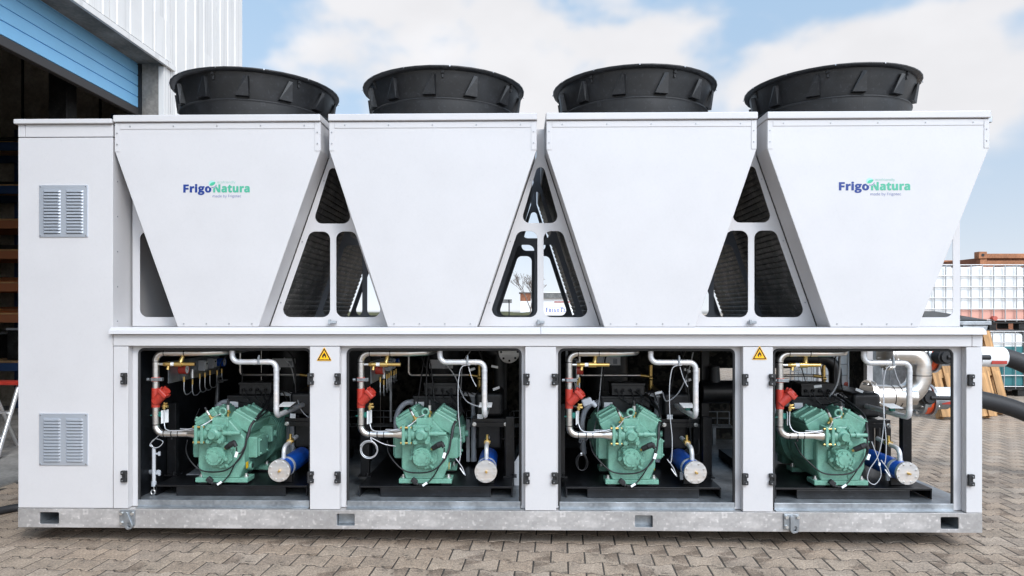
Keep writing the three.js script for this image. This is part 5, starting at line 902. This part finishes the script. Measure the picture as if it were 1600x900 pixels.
// far white building with the company name, lamp post, bank and bare tree
const Zf = 110, zf = EYE_Z - Zf;
{
  const t = thing('office_building', 'far white flat-roofed building with blue company lettering', 'building'), y1 = P(850, 466, zf)[1], y2 = P(850, 458, zf)[1], x0 = P(815, 480, zf)[0], x1 = P(1010, 480, zf)[0];
  part(t, 'wall', [bx2(x0, x1, 0, y1, zf, zf - 18, 0)], M.farWhite);
  part(t, 'roof_band', [bx2(x0 + 1.4, x1 + .3, y1 + .01, y2, zf + .5, zf - 18, .02)], M.farGrey);
  part(t, 'roof_edge', [bx2(x0 + 1.4, x1 + .3, y2 + .01, y2 + .16, zf + .6, zf - 18, .02)], M.farWhite);
  part(t, 'red_stripe', [bx2(P(866, 472, zf)[0], P(895, 472, zf)[0], P(866, 472.6, zf)[1], P(866, 471, zf)[1], zf + .02, zf + .06, 0)], M.red);
  const sg = canvasTex(1024, 160, (g, w, h) => { g.fillStyle = '#f4f5f7'; g.fillRect(0, 0, w, h); g.fillStyle = '#22358f'; g.textBaseline = 'alphabetic'; let x = 14; for (const [c, s, it] of [['F', 150, ''], ['R', 112, ''], ['I', 112, ''], ['G', 112, ''], ['O', 112, ''], ['T', 150, 'italic '], ['E', 112, ''], ['C', 112, '']]) { g.font = `${it}bold ${s}px serif`; g.fillText(c, x, 138); g.strokeStyle = '#22358f'; g.lineWidth = 7; g.strokeText(c, x, 138); x += g.measureText(c).width + 26; } g.fillRect(150, 22, 520, 9); });
  const a = P(852, 488.5, zf), b = P(896, 479, zf), sp = new THREE.PlaneGeometry(b[0] - a[0], b[1] - a[1]); sp.translate((a[0] + b[0]) / 2, (a[1] + b[1]) / 2, zf + .03);
  part(t, 'sign_lettering', sp, new THREE.MeshStandardMaterial({ map: sg, roughness: .6 }), { keepUV: true, label: 'dark blue company lettering' });
  const w = thing('brown_shed', 'small shed with brown boarding beside the far white building', 'shed'), c0 = P(813, 470, zf + 8)[0], c1 = P(829, 470, zf + 8)[0], cy0 = P(820, 458, zf + 8)[1];
  part(w, 'wall', [bx2(c0, c1, 0, mix(0, cy0, .72), zf + 8, zf + 3, 0)], M.farWhite); part(w, 'brown_boarding', [bx2(c0, c1, mix(0, cy0, .722), cy0, zf + 8, zf + 3, 0)], M.rustDark); part(w, 'roof', [bx2(c0 - .2, c1 + .2, cy0 + .005, cy0 + .15, zf + 8.2, zf + 2.8, 0)], M.farGrey);
  const l = thing('lamp_post', 'thin dark post with small sign board in the distance', 'post'), lz = EYE_Z - 62, lp = P(795.5, 468, lz); part(l, 'pole', [cyl([lp[0], 0, lz], [lp[0], lp[1], lz], .05, .05, 8)], M.darkSteel); part(l, 'board', [bx(.9, .34, .04, lp[0] - .2, lp[1] - .15, lz - .08, .005)], M.farGrey);
  const bank = thing('grassy_bank', 'pale grassy bank in front of the far white building', 'bank'); bank.userData.kind = 'structure'; const bz = EYE_Z - 80;
  const s = new THREE.PlaneGeometry(60, 16, 80, 16); s.rotateX(-Math.PI / 2); { const p = s.attributes.position; for (let i = 0; i < p.count; i++) { const e = (p.getZ(i) + 8) / 16; p.setY(i, Math.max(-.02, 1.45 * Math.sin(Math.min(1, e * 1.0) * Math.PI) ** .7 + (fbm(p.getX(i) * .6, p.getZ(i) * .6, 3, 4) - .5) * .3) - .03); } s.computeVertexNormals(); } s.translate(P(833, 480, bz)[0] - 30, 0, bz); part(bank, 'turf', s, M.grass);
  const tree = thing('bare_tree', 'bare leafless tree in front of the far building', 'tree'), tz = EYE_Z - 70, tp = P(829, 470, tz), H = 6.2, br = [], trk = [];
  const grow = (p, d, len, r, lev) => { const e = [p[0] + d[0] * len, p[1] + d[1] * len, p[2] + d[2] * len]; (lev < 2 ? trk : br).push(cyl(p, e, r, r * .68, lev < 2 ? 8 : 4)); if (lev > 5) return; const n = lev < 1 ? 4 : 3; for (let k = 0; k < n; k++) { const a = rr(0, 6.283), t2 = rr(.25, .75), v = new THREE.Vector3(d[0] + Math.cos(a) * t2, d[1] + .12, d[2] + Math.sin(a) * t2).normalize(); grow(e, v.toArray(), len * rr(.58, .8), r * .64, lev + 1); } };
  grow([tp[0], 0, tz], [0, 1, 0], 1.7, .09, 0);
  part(tree, 'trunk', trk, M.bark); part(tree, 'crown', br, M.bark);
}

// each thing's own origin goes to the middle of its base
scene.updateMatrixWorld(true);
for (const o of scene.children) {
  if (!o.isGroup || o.rotation.x || o.rotation.y || o.rotation.z || o.position.y || o.position.z) continue;
  const b = new THREE.Box3().setFromObject(o); if (b.isEmpty()) continue;
  const c = new THREE.Vector3((b.min.x + b.max.x) / 2, b.min.y, (b.min.z + b.max.z) / 2).sub(o.position);
  for (const ch of o.children) ch.position.sub(c); o.position.add(c);
}
renderer.render(scene, camera);
